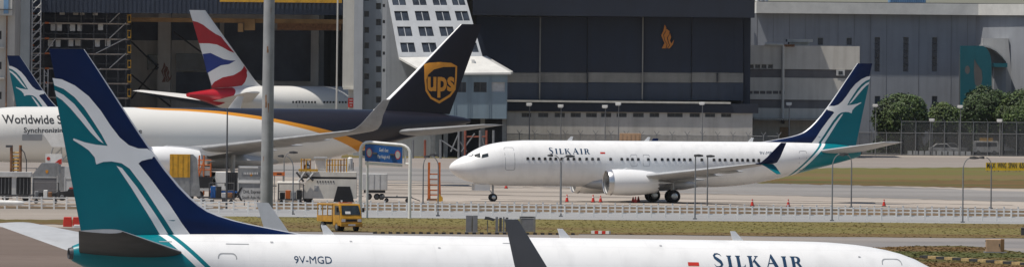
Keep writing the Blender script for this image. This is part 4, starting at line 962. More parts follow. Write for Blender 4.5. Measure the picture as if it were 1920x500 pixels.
# --- beige banded workshop
wk = empty('workshop', base(1500, 1272), 0, 'beige workshop with two dark grey bands between hangar and grey plant', 'building')
x0, x1, _, zt = rect(1396, 86, 1612, 96, 1272)
zz = [rect(1396, y, 1612, y + 1, 1272)[3] for y in (86, 130, 146, 187, 203, 222)]
w1_ = [rect(x, 120.5, x + 10.5, 130, 1272) for x in (1403, 1415, 1427, 1439)]; w1_ = [(a, c, max(d, zz[1] + 0.02), e) for a, c, d, e in w1_]
b = MB(); grid_wall(b, x0, x1, zz[1], zz[0], 1272, w1_, 0.3); part(b, 'wall_panel', 'beige_light', wk); pane_set(wk, w1_, 1272, 0.3, frame='column_cream')
b = MB(); b.box(x0, 1272.2, zz[2], x1, 1272.8, zz[1] - 0.002); part(b, 'dark_band', 'band_grey', wk)
w2_ = [rect(x, 170.5, x + 10, 176, 1272) for x in (1401, 1413, 1425, 1437, 1449, 1461)]
b = MB(); grid_wall(b, x0, x1, zz[3], zz[2] - 0.002, 1272, w2_, 0.25); part(b, 'wall_panel', 'beige_light', wk); pane_set(wk, w2_, 1272, 0.25, glass='band_grey')
b = MB(); b.box(x0, 1272.2, zz[4], x1, 1272.8, zz[3] - 0.002); part(b, 'dark_band', 'band_grey', wk)
b = MB(); b.box(x0, 1272, zz[5], x1, 1272.9, zz[4] - 0.002); part(b, 'wall_panel', 'beige_light', wk)
b = MB(); b.box(x0, 1273, 0, x1, 1296, zt); part(b, 'core', 'beige_wall', wk)
b = MB(); b.box(x0, 1272.4, 0, x1, 1272.95, zz[5] - 0.3); part(b, 'ground_wall', 'beige_wall', wk)
ax0, ax1, _, _ = rect(1416, 0, 1612, 1, 1268); n_ = 44; b = MB()
for i in range(n_):
    xa, xb = ax0 + (ax1 - ax0) * i / n_, ax0 + (ax1 - ax0) * (i + 1) / n_; xm = (xa + xb) / 2; zr = zz[5] - 0.02
    b.prism([(xa, zr - 0.12), (xm, zr), (xb, zr - 0.12), (xb, zr - 0.22), (xm, zr - 0.1), (xa, zr - 0.22)], 'y', 1268, 1272.3)
part(b, 'awning', 'ledge_pale', wk)
b = MB(); p = at(1468.5, 84, 1271.6); b.tube((p.x, 1271.5, zz[5] + 0.02), (p.x, 1271.5, p.z), 0.2, n=8); b.tube((p.x, 1271.5, p.z), (at(1434, 84, 1271.5).x, 1271.5, p.z + 0.05), 0.2, n=8); part(b, 'vent_pipe', 'column_cream', wk)
b = MB(); b.tube((p.x, 1271.5, p.z - 0.1), (at(1490, 84, 1271.5).x, 1271.5, p.z - 0.1), 0.16, n=8); part(b, 'red_pipe', 'rust', wk)
b = MB(); a, c, d, e = rect(1480, 75, 1518, 86, 1278); b.box(a, 1278, zt, c, 1284, e); b.box(a - 0.3, 1277.6, e - 0.3, c + 0.4, 1284.4, e + 0.08); part(b, 'roof_hut', 'beige_light', wk)
b = MB(); pbox(b, 1568, 131, 1584, 142, 1271.9, 0.3); part(b, 'open_window', 'lattice', wk)
b = MB(); pbox(b, 1572, 133.5, 1580, 140, 1271.85, 0.05); part(b, 'open_pane', 'glass_dark', wk)
b = MB(); a, c, d, e = rect(1462, 238, 1478, 262, 1272.3); b.box(a, 1272.3, 0, c, 1272.4, e); part(b, 'door', 'door_brown', wk)
b = MB(); pbox(b, 1465.5, 223, 1471, 232, 1271.9, 0.4); part(b, 'wall_lamp', 'lamp_dark', wk)

# --- grey plant building with pale roof edge
pb = empty('plant_building', base(1680, 1365), 0, 'large grey plant building with tall slit windows and pale roof edge', 'building')
def Z(px, py, D): return at(px, py, D).z
x0 = at(1404, 100, 1365).x; x1 = at(1829, 100, 1365).x; zt = Z(1640, 27, 1365)
hs = [rect(x, 71, x + 10.5, 85, 1365) for x in (1533, 1587)] + [rect(x, 70, x + 10.5, 135, 1365) for x in (1639.5, 1693, 1747)] + [rect(x, 180, x + 10.5, 196, 1365) for x in (1640, 1747)]
b = MB(); grid_wall(b, x0, x1, 0, zt, 1365, hs, 0.35); part(b, 'wall', 'plant_grey', pb)
for h in hs: pane_set(pb, [h], 1365, 0.35, glass='glass_blue', frame='plant_grey', rows=5 if h[3] - h[2] > 3 else 1)
b = MB(); b.box(x0, 1365.5, 0, x1, 1400, zt); part(b, 'core', 'plant_grey', pb)
for i in range(14):
    xx = x0 + (x1 - x0) * (i + 0.5) / 14
    if any(h[0] - 0.1 < xx < h[1] + 0.1 for h in hs): continue
    b = MB(); b.box(xx - 0.02, 1364.97, 0.1, xx + 0.02, 1365, zt - 0.05); part(b, 'panel_joint', 'band_grey', pb)
q0, q1 = Vector((x1, 1365, 0)), Vector((at(1990, 100, 1352).x, 1352, 0))
b = MB(); b.prism([(q0.x, q0.y), (q1.x, q1.y), (q1.x + 2, 1400), (q0.x + 0.004, 1400)], 'z', 0, zt); part(b, 'angled_wing', 'plant_grey', pb)
zb_, ze = zt + 0.05, Z(1640, 6, 1365)
b = MB(); b.prism([(x0 + 1, 1363.6), (x1 + 0.3, 1363.6), (q1.x + 0.6, q1.y - 1.6), (q1.x + 3, 1402), (x0 + 1, 1402)], 'z', zt + 0.002, ze); part(b, 'roof_edge', 'roof_white', pb)
b = MB(); b.box(x0 + 1.5, 1364.6, ze + 0.002, q1.x, 1400, ze + 0.1); part(b, 'roof_gutter', 'dark_metal', pb)
b = MB(); a, c, d, e = rect(1668, -12, 1736, 8, 1366); b.box(a, 1366, ze + 0.11, c, 1372, ze + 2.2)
for i in range(16): xx = a + (c - a) * (i + 0.5) / 16; b.box(xx - 0.05, 1365.9, ze + 0.11, xx + 0.05, 1366, ze + 2.2)
part(b, 'roof_unit', 'roof_blue', pb)
for px_ in (1420, 1428, 1436):
    b = MB(); p = at(px_, 2, 1372); b.lathe([(0, 0.3), (0.5, 0.3), (0.55, 0.45), (0.8, 0.3)], (p.x, 1372, ze + 0.11), 'z', 10); part(b, 'roof_vent', 'white_plastic', pb)
b = MB(); x_, _, z_, z2_ = rect(1404.5, 35, 1406, 82, 1364.4); b.tube((x_, 1364.6, z_), (x_, 1364.6, z2_), 0.1, n=6); part(b, 'drain_pipe', 'dark_metal', pb)
# teal porch with curved roof
tq = empty('porch', base(1845, 1356), 0, 'teal entrance porch with round opening and curved grey roof', 'porch')
def arc(cx, cz, rx, rz, a0, a1, n): return [(cx + rx * math.cos(R(a0 + (a1 - a0) * i / n)), cz + rz * math.sin(R(a0 + (a1 - a0) * i / n))) for i in range(n + 1)]
def PX(px, py, D=1352): p = at(px, py, D); return (p.x, p.z)
outl = [PX(1800.5, 330)] + [PX(1800.5, 86), PX(1842, 86)] + [PX(*q) for q in ((1848, 89), (1853, 95), (1857, 104), (1859, 115))] + [PX(1860.5, 330)]
outl[0] = (outl[0][0], 0); outl[-1] = (outl[-1][0], 0)
circ = [PX(1814 + 5 * math.cos(R(a)), 131 + 8 * math.sin(R(a))) for a in range(0, 360, 30)]
slot = [PX(*q) for q in ((1827, 110), (1831, 118), (1836, 125), (1841, 132), (1842.5, 148), (1840, 160), (1834, 164), (1828, 158), (1826, 135))]
v_, f_ = tri2d([outl, circ, slot], 1.0); b = MB(); b.add([(x, 1352, z) for x, z in v_], f_)
for loop in (circ, slot, outl):
    n_ = len(loop); b.add([(x, 1352, z) for x, z in loop] + [(x, 1352.8, z) for x, z in loop], [(i, (i + 1) % n_, (i + 1) % n_ + n_, i + n_) for i in range(n_)])
part(b, 'screen_wall', 'teal_wall', tq, fixn=False)
b = MB(); p0 = PX(1801, 88); p1 = PX(1859, 90); b.box(p0[0], 1355.2, 0, p1[0], 1355.6, p0[1] - 1); part(b, 'recess_wall', 'band_grey', tq)
roofp = [PX(*q, 1353) for q in ((1843, 84), (1856, 87), (1868, 93), (1879, 103), (1886, 112), (1889, 118))]; roofp += [(x, z - 0.25) for x, z in reversed(roofp)]
b = MB(); b.prism(roofp, 'y', 1353, 1364); part(b, 'curved_roof', 'plant_pale', tq)
b = MB(); pbox(b, 1861, 118.5, 1889, 126, 1352.4, 10); part(b, 'fascia', 'teal_wall', tq)
b = MB(); a, c, d, e = rect(1864, 126, 1886, 180, 1356.5); b.box(a, 1356.5, 0, c, 1362, e); part(b, 'entrance', 'plant_grey', tq)
b = MB(); a, c, d, e = rect(1841, 72, 1889, 84, 1361.5); b.prism([(a, d - 7.5), (c + 0.9, d - 7.5), (c, e), (a, e)], 'y', 1359.5, 1362.2); part(b, 'sunlit_patch', 'plant_pale', tq)  # sunlit patch on the grey wall, built as a paler slab

# ------------------------------------------------------------------ trees
def leaf_tree(name, label, x0, y0, x1, ybot, D, seed, mats, n_cl=230, per=44):
    rnd = random.Random(seed); a, c, z0, z1 = rect(x0, y0, x1, ybot, D); cx = (a + c) / 2; rx = (c - a) / 2; zc = (z0 + z1) / 2; rz = (z1 - z0) / 2; ry = rx * 0.95
    root = empty('tree', (cx, D, 0), 0, label, 'tree', 'trees behind the perimeter fence')
    tk = MB(); tk.path([(0, 0, 0), (0.08, 0.03, zc * 0.35), (-0.05, 0, zc * 0.7), (0.05, 0, zc)], [0.28, 0.22, 0.18, 0.1], 8); tr = tk.build('trunk', 'bark', root, smooth=True)
    for i in range(6):
        an = i * 1.05 + rnd.uniform(-.3, .3); r = rnd.uniform(.5, .75)
        lb_ = MB(); lb_.path([(0, 0, zc * rnd.uniform(.35, .6)), (math.cos(an) * rx * r * .5, math.sin(an) * ry * r * .5, zc * .85), (math.cos(an) * rx * r, math.sin(an) * ry * r, zc + rz * rnd.uniform(0, .4))], [0.12, 0.08, 0.03], 6)
        lb_.build('limb', 'bark', tr)
    mbs = [MB(), MB(), MB()]; lob = [(Vector((rnd.gauss(0, 1), rnd.gauss(0, 1), rnd.gauss(0.2, 0.8))).normalized(), rnd.uniform(0.08, 0.34), rnd.uniform(4, 22)) for _ in range(46)]
    for k in range(n_cl * 60):
        v = Vector((rnd.gauss(0, 1), rnd.gauss(0, 1), rnd.gauss(0, 1))).normalized(); bump = max(h_ * max(0, v.dot(d_)) ** e_ for d_, h_, e_ in lob)
        deep = rnd.random() < 0.25; q_ = (0.74 + bump + rnd.gauss(0, 0.045)) * (rnd.uniform(0.45, 0.9) if deep else 1.0); p = Vector((v.x * rx * q_, v.y * ry * q_, zc + v.z * rz * q_))
        nrm = (v + Vector((rnd.uniform(-.8, .8), rnd.uniform(-.8, .8), rnd.uniform(-.3, .9)))).normalized(); u = nrm.orthogonal().normalized(); u.rotate(Matrix.Rotation(rnd.uniform(0, 6.28), 3, nrm)); t = nrm.cross(u)
        l_, w_ = rnd.uniform(0.13, 0.26), rnd.uniform(0.08, 0.15); mb = mbs[0 if bump > 0.17 and rnd.random() < 0.6 else rnd.choice((0, 1, 1, 2))]
        mb.add([p - u * l_, p + t * w_, p + u * l_, p - t * w_], [(0, 1, 2, 3)])
    for mb, m_ in zip(mbs, mats):
        if mb.v: mb.build('crown', m_, root, fixn=False)
    return root
leaf_tree('tree', 'round dark green tree nearest the airliner tail', 1636, 176, 1748, 276, 1334, 1, ('leaf_a', 'leaf_b', 'leaf_c'))
leaf_tree('tree', 'smallest and lowest of the green trees, between two larger ones', 1736, 190, 1812, 272, 1337, 2, ('leaf_c', 'leaf_a', 'leaf_b'), 160)
leaf_tree('tree', 'tall dark tree in front of the teal porch', 1798, 162, 1896, 275, 1330, 3, ('leaf_b', 'leaf_b', 'leaf_a'), 260)
leaf_tree('tree', 'rightmost tree, cut off by the right edge of the picture', 1864, 170, 1975, 278, 1326, 4, ('leaf_a', 'leaf_c', 'leaf_b'))
def shrub(label, x0, y0, x1, y1, D, seed):
    rnd = random.Random(seed); a, c, z0, z1 = rect(x0, y0, x1, y1, D); z0 = 0; root = empty('shrub', ((a + c) / 2, D, 0), 0, label, 'shrub')
    mb = MB(); n = 5200
    for j in range(n):
        while True:
            v = Vector((rnd.uniform(-1, 1), rnd.uniform(-1, 1), rnd.uniform(0, 1)))
            if v.length < 1: break
        p = Vector((v.x * (c - a) / 2, v.y * 1.6, max(0.05, v.z * z1 * (0.8 + 0.2 * math.sin(v.x * 9))))); nrm = Vector((rnd.gauss(0, 1), rnd.gauss(0, 1), rnd.gauss(0.4, 1))).normalized(); u = nrm.orthogonal().normalized(); t = nrm.cross(u)
        l_, w_ = rnd.uniform(0.16, 0.3), rnd.uniform(0.1, 0.16); mb.add([p - u * l_, p + t * w_, p + u * l_, p - t * w_], [(0, 1, 2, 3)])
    mb.build('foliage', 'leaf_b', root, fixn=False)
    st_ = MB()
    for i in range(7): x = (i / 6 - 0.5) * (c - a) * 0.8; st_.tube((x, 0, 0), (x * 1.05, rnd.uniform(-.4, .4), z1 * 0.7), 0.06, 0.02, 5)
    st_.build('stem', 'bark', root)
shrub('low dark hedge under the round tree beside the airliner tail', 1625, 236, 1735, 290, 1342, 5)
shrub('low dark hedge between the two parked cars and the trees', 1725, 236, 1860, 290, 1341, 6)
shrub('low dark hedge at the foot of the rightmost tree', 1845, 232, 1960, 290, 1343, 7)

# ------------------------------------------------------------------ far fences
def link_mat(name, c, a):
    m = bpy.data.materials.new(name); m.use_nodes = True; n = m.node_tree.nodes; l = m.node_tree.links; b_ = n['Principled BSDF']
    b_.inputs['Base Color'].default_value = (*c, 1); b_.inputs['Roughness'].default_value = 0.6
    tc = n.new('ShaderNodeTexCoord'); nz = n.new('ShaderNodeTexNoise'); nz.inputs['Scale'].default_value = 3.0; l.new(tc.outputs['Object'], nz.inputs[0])
    mr = n.new('ShaderNodeMapRange'); mr.inputs[3].default_value = a * 0.7; mr.inputs[4].default_value = a * 1.3; l.new(nz.outputs['Fac'], mr.inputs[0]); l.new(mr.outputs[0], b_.inputs['Alpha']); MATS[name] = m
link_mat('chain_link', (0.10, 0.10, 0.10), 0.42)
POSTM = None
def far_fence(name, label, px0, px1, D, ytop, step, style, alpha=True, m_='galvanised'):
    xa, xb = at(px0, 280, D).x, at(px1, 280, D).x; root = empty(name, ((xa + xb) / 2, D, 0), 0, label, 'fence'); n = int((px1 - px0) / step)
    zt = Z((px0 + px1) / 2, ytop, D); p = MB(); p.tube((0, 0, 0), (0, 0, zt), 0.055, n=6)
    if style == 'y': p.tube((0, 0, zt), (-0.32, 0, zt + 0.45), 0.04, n=5); p.tube((0, 0, zt), (0.32, 0, zt + 0.45), 0.04, n=5)
    else: p.tube((0, 0, zt), (-0.25, -0.1, zt + 0.4), 0.045, n=5)
    first = p.build('post', m_, root); first.location = (xa - root.location.x, 0, 0)
    for i in range(1, n + 1): inst(first, 'post', root, (xa - root.location.x + (xb - xa) * i / n, 0, 0))
    r = MB(); r.tube((xa - root.location.x, 0.08, zt - 0.05), (xb - root.location.x, 0.08, zt - 0.05), 0.035, n=5); r.build('top_rail', m_, root)
    if alpha: k = MB(); k.add([(xa - root.location.x, 0.1, 0.05), (xb - root.location.x, 0.1, 0.05), (xb - root.location.x, 0.1, zt - 0.06), (xa - root.location.x, 0.1, zt - 0.06)], [(0, 1, 2, 3)]); k.build('chain_link_mesh', 'chain_link', root, fixn=False)
far_fence('perimeter_fence', 'chain-link perimeter fence with bent post tops in front of the trees', 1608, 1960, 1308, 249, 26.5, 'bent')
far_fence('perimeter_fence', 'taller second chain-link fence just behind the first, under the trees', 1690, 1960, 1318, 228, 26.5, 'bent')
far_fence('security_fence', 'security fence with Y-shaped post tops before the beige hangar annex', 945, 1460, 1238, 252, 27.5, 'y', alpha=True)

# ------------------------------------------------------------------ lamp posts
def small_lamp(px, ytop, D, label, w_=0.09):
    p = at(px, ytop, D); root = empty('lamp_post', (p.x, D, 0), 0, label, 'lamp post', 'slim lamp posts along the hangars')
    a = MB(); a.tube((0, 0, 0), (0, 0, p.z), w_, w_ * 0.7, 7); a.build('pole', 'galvanised', root)
    h_ = MB(); h_.box(-0.42, -0.35, p.z - 0.05, 0.3, 0.35, p.z + 0.28); h_.box(-0.35, -0.5, p.z - 0.12, 0.2, -0.35, p.z + 0.15); h_.build('lamp_head', 'white_plastic', root)
for px, y, D, lb_ in ((993, 197, 1236, 'slim lamp post before the annex, leftmost of those in front of the navy hangar'), (1052, 200, 1236, 'slim lamp post above the cabin lettering of the parked airliner'), (1135, 201, 1236, 'shorter of the two slim lamp posts close together before the annex'),
                 (1160, 196, 1236, 'taller of the two slim lamp posts close together before the annex'), (1317, 195, 1236, 'slim lamp post below and right of the orange bird emblem'), (1480, 196, 1262, 'slim lamp post before the workshop, right of its vent pipe'),
                 (1642, 199, 1306, 'slim lamp post just right of the parked airliner tail fin'), (1801, 201, 1306, 'slim lamp post standing in front of the teal porch'), (1748, 226, 1312, 'short lamp post in the fence between the round tree and smallest tree'), (1875, 227, 1306, 'short lamp post in the fence by the rightmost tree')):
    small_lamp(px, y, D, lb_)
def goose_lamp(pxb, pyb, pytop, pxh, label, m_='galvanised', r=0.05):
    p = gp(pxb, pyb); D = p.y; zt = Z(pxb, pytop, D); dx = at(pxh, pytop, D).x - at(pxb, pytop, D).x
    root = empty('lamp_post', p, 0, label, 'lamp post', 'gooseneck lamp posts along the railings')
    straight = abs(dx) < 0.15; rad = abs(dx) * 0.9; sg = 1 if dx > 0 else -1
    if straight: pts = [(0, 0, 0), (0, 0, zt * 0.5), (0, 0, zt)]
    else:
        pts = [(0, 0, 0), (0, 0, zt * 0.4), (0, 0, zt - rad * 1.5)] + [(sg * rad * (1 - math.cos(R(a))), 0, zt - rad * 1.5 + rad * 1.5 * math.sin(R(a))) for a in (15, 30, 45, 60, 75, 88)]
    mb = MB(); mb.path(pts, [r * 1.3, r * 1.1, r] + [r * 0.75] * (len(pts) - 3), 8); mb.build('pole', m_, root, smooth=True)
    x_, z_ = pts[-1][0], pts[-1][2]; h_ = MB()
    h_.loft([[(x_ - 0.12, -0.12, z_ + 0.06), (x_ - 0.12, 0.12, z_ + 0.06), (x_ - 0.12, 0.12, z_ - 0.1), (x_ - 0.12, -0.12, z_ - 0.1)], [(x_ + sg * 0.25, -0.2, z_ + 0.1), (x_ + sg * 0.25, 0.2, z_ + 0.1), (x_ + sg * 0.25, 0.2, z_ - 0.12), (x_ + sg * 0.25, -0.2, z_ - 0.12)],
             [(x_ + sg * 0.6, -0.13, z_ + 0.04), (x_ + sg * 0.6, 0.13, z_ + 0.04), (x_ + sg * 0.6, 0.13, z_ - 0.08), (x_ + sg * 0.6, -0.13, z_ - 0.08)]]); h_.build('lamp_head', 'lamp_dark', root)
    b_ = MB(); b_.box(-0.16, -0.16, 0, 0.16, 0.16, 0.12); b_.build('foot_plate', 'galvanised', root)
for a in ((532, 380, 285, 546, 'curved lamp post left of the cream cargo loader, head turned right'), (549, 402, 292, 532, 'curved lamp post in front of the cream cargo loader, head turned left'),
          (793, 382, 290, 809, 'curved lamp post left of the orange ladder stand, head turned right'), (821, 405, 293, 806, 'curved lamp post right of the orange ladder stand, head turned left'),
          (1051.5, 406, 292, 1064, 'curved lamp post before the parked airliner lettering, head turned right'), (1050.5, 386, 291, 1037, 'curved lamp post before the parked airliner lettering, head turned left'),
          (1303, 411, 291, 1303.5, 'straight lamp post before the parked airliner wing, the nearer of two'), (1326, 388, 292, 1326.5, 'straight lamp post before the parked airliner wing, the farther of two'),
          (1560, 414, 288, 1578, 'curved lamp post below the parked airliner stabiliser, the nearer of two'), (1596, 389, 290, 1584, 'curved lamp post below the parked airliner stabiliser, the farther of two'),
          (1805, 417, 295, 1822, 'curved lamp post near the yellow wingspan board, head turned right'), (1858, 391, 295, 1846, 'curved lamp post in front of the yellow wingspan board, head turned left')):
    goose_lamp(*a)
# the big mast and the thin dark pole
p = gp(499.5, 408); zt = Z(500, -60, p.y); rr = 11.3 * p.y / F
ms = empty('light_mast', p, 0, 'thick weathered grey mast rising out of the top of the picture', 'mast')
mb = MB(); mb.path([(0, 0, 0), (0.02, 0, zt * 0.3), (0.05, 0, zt * 0.7), (0.08, 0, zt + 6)], [rr * 1.06, rr * 1.0, rr * 0.93, rr * 0.85], 24); mb.build('shaft', 'mast_grey', ms, smooth=True)
for i, (zf, a) in enumerate(((0.22, 240), (0.42, 280), (0.44, 255), (0.66, 265), (0.8, 300))):
    mb = MB(); rz_ = rr * (1.02 - 0.14 * zf); z_ = zt * zf; L_ = 0.5 + 0.25 * (i % 3)
    mb.add([(0.05 * zf + (rz_ + 0.006) * math.cos(R(a + d)), (rz_ + 0.006) * math.sin(R(a + d)), z_ + h) for h in (0, L_ * 0.5, L_) for d in (-9, -3, 4, 8)], [(0, 1, 5, 4), (1, 2, 6, 5), (2, 3, 7, 6), (5, 6, 10, 9), (4, 5, 9, 8)]); mb.build('rust_stain', 'rust', ms, fixn=False)
mb = MB(); mb.lathe([(0, rr * 1.5), (0.1, rr * 1.5), (0.12, rr * 1.12)], (0, 0, 0), 'z', 24); mb.build('flange', 'galvanised', ms)
p = gp(424.5, 392); zt = Z(424, 203, p.y); mb = MB(); mb.path([(0, 0, 0), (0, 0, zt * 0.5), (0, 0, zt)], [0.09, 0.075, 0.05], 8); o = mb.build('thin_pole', 'lamp_dark'); o.location = p
tag(o, 'thin dark pole standing left of the thick grey mast', 'pole')

# ------------------------------------------------------------------ white railings
def railing(label, D, px0, px1, step, h, rails, shift=0.0):
    x0, x1 = at(px0, 400, D).x, at(px1, 400, D).x; dx = step * D / F; n = int((x1 - x0) / dx); root = empty('railing', ((x0 + x1) / 2, D, 0), 0, label, 'railing'); ox = root.location.x
    mb = MB(); mb.box(-0.065, -0.05, 0, 0.065, 0.05, h); mb.box(-0.07, -0.065, h, 0.07, 0.065, h + 0.03); f_ = mb.build('post', 'fence_white', root); f_.location = (x0 - ox + shift * dx, 0, 0)
    for i in range(1, n): inst(f_, 'post', root, (x0 - ox + (i + shift) * dx, 0, 0), rz=random.uniform(-0.12, 0.12)).rotation_euler[1] = random.gauss(0, 0.018)
    for z in rails:
        mb = MB(); mb.box(0, 0.055, -0.042, 1, 0.10, 0.042); seg = 6; r0 = None
        for k in range(0, n, seg):
            L_ = min(seg, n - k) * dx - 0.02
            if r0 is None: r0 = mb.build('rail', 'fence_white', root); r0.location = (x0 - ox + k * dx, 0, z); r0.scale = (L_, 1, 1)
            else: inst(r0, 'rail', root, (x0 - ox + k * dx, 0, z + random.uniform(-0.012, 0.012)), (L_, 1, 1))
railing('nearer of two long white railings in front of the parked airliner', 756, 330, 1975, 27, 1.02, (0.40, 0.68, 0.96))
railing('farther of two long white railings in front of the parked airliner', 780, 470, 1975, 27, 0.82, (0.30, 0.58), 0.3)
railing('white three-bar railing at left before the cargo containers', 772, -60, 420, 23, 1.0, (0.3, 0.62, 0.94))

# ------------------------------------------------------------------ height gantry with blue sign
p = gp(721, 409); D = p.y; k = D / F
gt_ = empty('height_gantry', p, R(-9), 'white tubular height gantry carrying a blue sign board', 'gantry')
wl_, wr = -46.5 * k, 47.5 * k; hz = Z(721, 269, D); r_ = 0.7
pts = [(wl_, 0, 0), (wl_, 0, hz - r_)] + [(wl_ + r_ * (1 - math.cos(R(a))), 0, hz - r_ + r_ * math.sin(R(a))) for a in (22, 45, 67, 90)] + [(wr - r_ + r_ * math.sin(R(a)), 0, hz - r_ + r_ * math.cos(R(a))) for a in (0, 22, 45, 67)] + [(wr, 0, hz - r_), (wr, 0, 0)]
mb = MB(); mb.path(pts, 0.13, 10); mb.build('frame', 'fence_white', gt_, smooth=True)
mb = MB(); mb.tube((wl_ + 0.45, 0.5, 0), (wl_ + 0.45, 0.5, hz - 1.3), 0.1, n=8); mb.tube((wl_ + 0.45, 0.5, hz - 1.3), (wl_, 0, hz - 1.0), 0.08, n=8); mb.build('brace_post', 'fence_white', gt_, smooth=True)
mb = MB(); mb.tube((wr - 0.4, 0.1, hz - 1.5), (wr - 0.4, 0.1, hz - 0.1), 0.07, n=8); mb.build('hanger', 'fence_white', gt_); mb = MB(); mb.tube((wr - 0.4, 0.1, hz - 1.45), (wr, 0, hz - 1.45), 0.07, n=8); mb.build('hanger', 'fence_white', gt_)
bx0, bx1, bz0, bz1 = wl_ + 0.35, wr - 0.6, hz - 1.45, hz - 0.16
bd = MB(); bd.box(bx0, -0.09, bz0, bx1, 0.0, bz1); bd_ = bd.build('sign_board', 'blue_sign', gt_)
flat_text('lettering', "Geek's Seat", bx0 + 1.12, bx1 - 1.1, bz0 + 0.82, 0.28, -0.098, 'white_plastic', bd_); flat_text('lettering', 'Max Height 4.8', bx0 + 0.98, bx1 - 1.0, bz0 + 0.3, 0.28, -0.098, 'white_plastic', bd_)
for cx in (bx0 + 0.34, bx1 - 0.36):
    mb = MB(); ring = lambda r: [(cx + r * 0.62 * math.cos(R(a)), -0.1, bz0 + 0.66 + r * math.sin(R(a))) for a in range(0, 360, 20)]
    mb.loft([ring(0.36), ring(0.30)], cap=False); mb.build('roundel', 'red_plastic', bd_, fixn=False); mb = MB(); mb.add(ring(0.29), [tuple(range(18))]); mb.build('roundel_face', 'container_light', bd_, fixn=False)
mb = MB(); mb.box(bx0, -0.03, bz0 - 0.26, bx1, 0.03, bz0 - 0.05); mb.build('warning_bar', 'cargo_cream', gt_)
for q_ in (bx0 + 0.62, bx1 - 0.95): mb = MB(); mb.box(q_, -0.35, bz0 + 0.6, q_ + 0.35, -0.1, bz0 + 0.72); mb.build('sign_lamp', 'lamp_dark', gt_)

for o_ in [q for q in gt_.children] + [r for q in gt_.children for r in q.children]:
    for v in o_.data.vertices: v.co.z -= 0.075 * v.co.x * min(1, max(0, v.co.z) / hz)
# ------------------------------------------------------------------ flatbed truck
p = gp(637, 433); tr = empty('flatbed_truck', p, R(-66), 'small yellow flatbed truck driving on the grass strip', 'truck')
def bev(o, w_=0.05, s_=2):
    b_ = bmesh.new(); b_.from_mesh(o.data); bmesh.ops.remove_doubles(b_, verts=b_.verts, dist=1e-4); bmesh.ops.bevel(b_, geom=b_.edges[:], offset=w_, segments=s_, affect='EDGES', profile=0.6); b_.to_mesh(o.data); b_.free(); return o
TH = 0.82
cab = MB(); cab.prism([(2.1, 0.42), (2.13, 0.95), (2.04, 1.2), (1.72, 1.98), (0.72, 2.02), (0.62, 1.95), (0.62, 0.42)], 'y', -TH, TH); cb = bev(cab.build('cab', 'truck_yellow', tr), 0.045)
mb = MB(); mb.add([(2.065, -TH + 0.1, 1.22), (2.065, TH - 0.1, 1.22), (1.79, TH - 0.16, 1.87), (1.79, -TH + 0.16, 1.87)], [(0, 1, 2, 3)]); o = mb.build('windscreen', 'cockpit_glass', cb, fixn=False)
for sd_ in (1, -1):
    mb = MB(); mb.add([(1.9, sd_ * (TH + 0.006), 1.2), (0.98, sd_ * (TH + 0.006), 1.2), (0.98, sd_ * (TH + 0.006), 1.84), (1.68, sd_ * (TH + 0.006), 1.84)], [(0, 1, 2, 3)]); mb.build('side_window', 'cockpit_glass', cb)
    mb = MB(); mb.box(2.1, sd_ * 0.62 - 0.14, 0.72, 2.15, sd_ * 0.62 + 0.14, 0.92); mb.build('headlight', 'white_plastic', cb)
    mb = MB(); mb.box(1.85, sd_ * 1.0 - 0.07, 1.4, 1.95, sd_ * 1.0 + 0.07, 1.72); mb.tube((1.85, sd_ * TH, 1.5), (1.9, sd_ * 1.0, 1.5), 0.02, n=5); mb.build('mirror', 'black', cb)
mb = MB(); mb.box(2.11, -0.42, 0.74, 2.145, 0.42, 0.9); mb.build('grille', 'black', cb)
mb = MB(); mb.box(2.06, -TH - 0.02, 0.38, 2.2, TH + 0.02, 0.62); bev(mb.build('bumper', 'truck_yellow', tr), 0.03); mb = MB(); mb.box(2.2, -0.27, 0.44, 2.215, 0.27, 0.56); mb.build('number_plate', 'white_plastic', tr)
mb = MB(); mb.box(-2.2, -0.4, 0.5, 1.9, 0.4, 0.66); mb.build('chassis', 'black', tr)
mb = MB(); mb.box(-2.25, -TH, 0.70, 0.55, TH, 0.78); bd_ = mb.build('flatbed', 'truck_yellow', tr)
for y0_, y1_ in ((-TH, -TH + 0.05), (TH - 0.05, TH)): mb = MB(); mb.box(-2.25, y0_, 0.785, 0.55, y1_, 1.13); mb.build('side_board', 'truck_yellow', bd_)
mb = MB(); mb.box(-2.30, -TH, 0.785, -2.255, TH, 1.13); mb.build('tail_board', 'truck_yellow', bd_)
for x_ in (-2.2, -1.3, -0.4, 0.45):
    for sd_ in (1, -1): mb = MB(); mb.box(x_ - 0.03, sd_ * 0.79 - 0.03, 1.135, x_ + 0.03, sd_ * 0.79 + 0.03, 1.86); mb.build('hoop_post', 'yellow_paint', bd_)
mb = MB(); mb.box(-2.3, -TH, 1.865, 0.56, TH, 1.99); bev(mb.build('canopy', 'truck_yellow', tr), 0.04)
for x_ in (1.3, -1.35):
    for sd_ in (1, -1): wheel_parts(tr, x_, sd_ * 0.70, 0.36, 0.24, 1, 'galvanised')
mb = MB(); mb.box(0.9, -0.5, 2.03, 1.1, 0.5, 2.1); mb.build('light_bar', 'orange_paint', tr)
mb = MB(); mb.add([(2.072, -0.45, 1.28), (2.072, -0.05, 1.28), (2.0, -0.05, 1.46), (2.0, -0.45, 1.46)], [(0, 1, 2, 3)]); mb.build('dash_paper', 'white_plastic', tr, fixn=False)

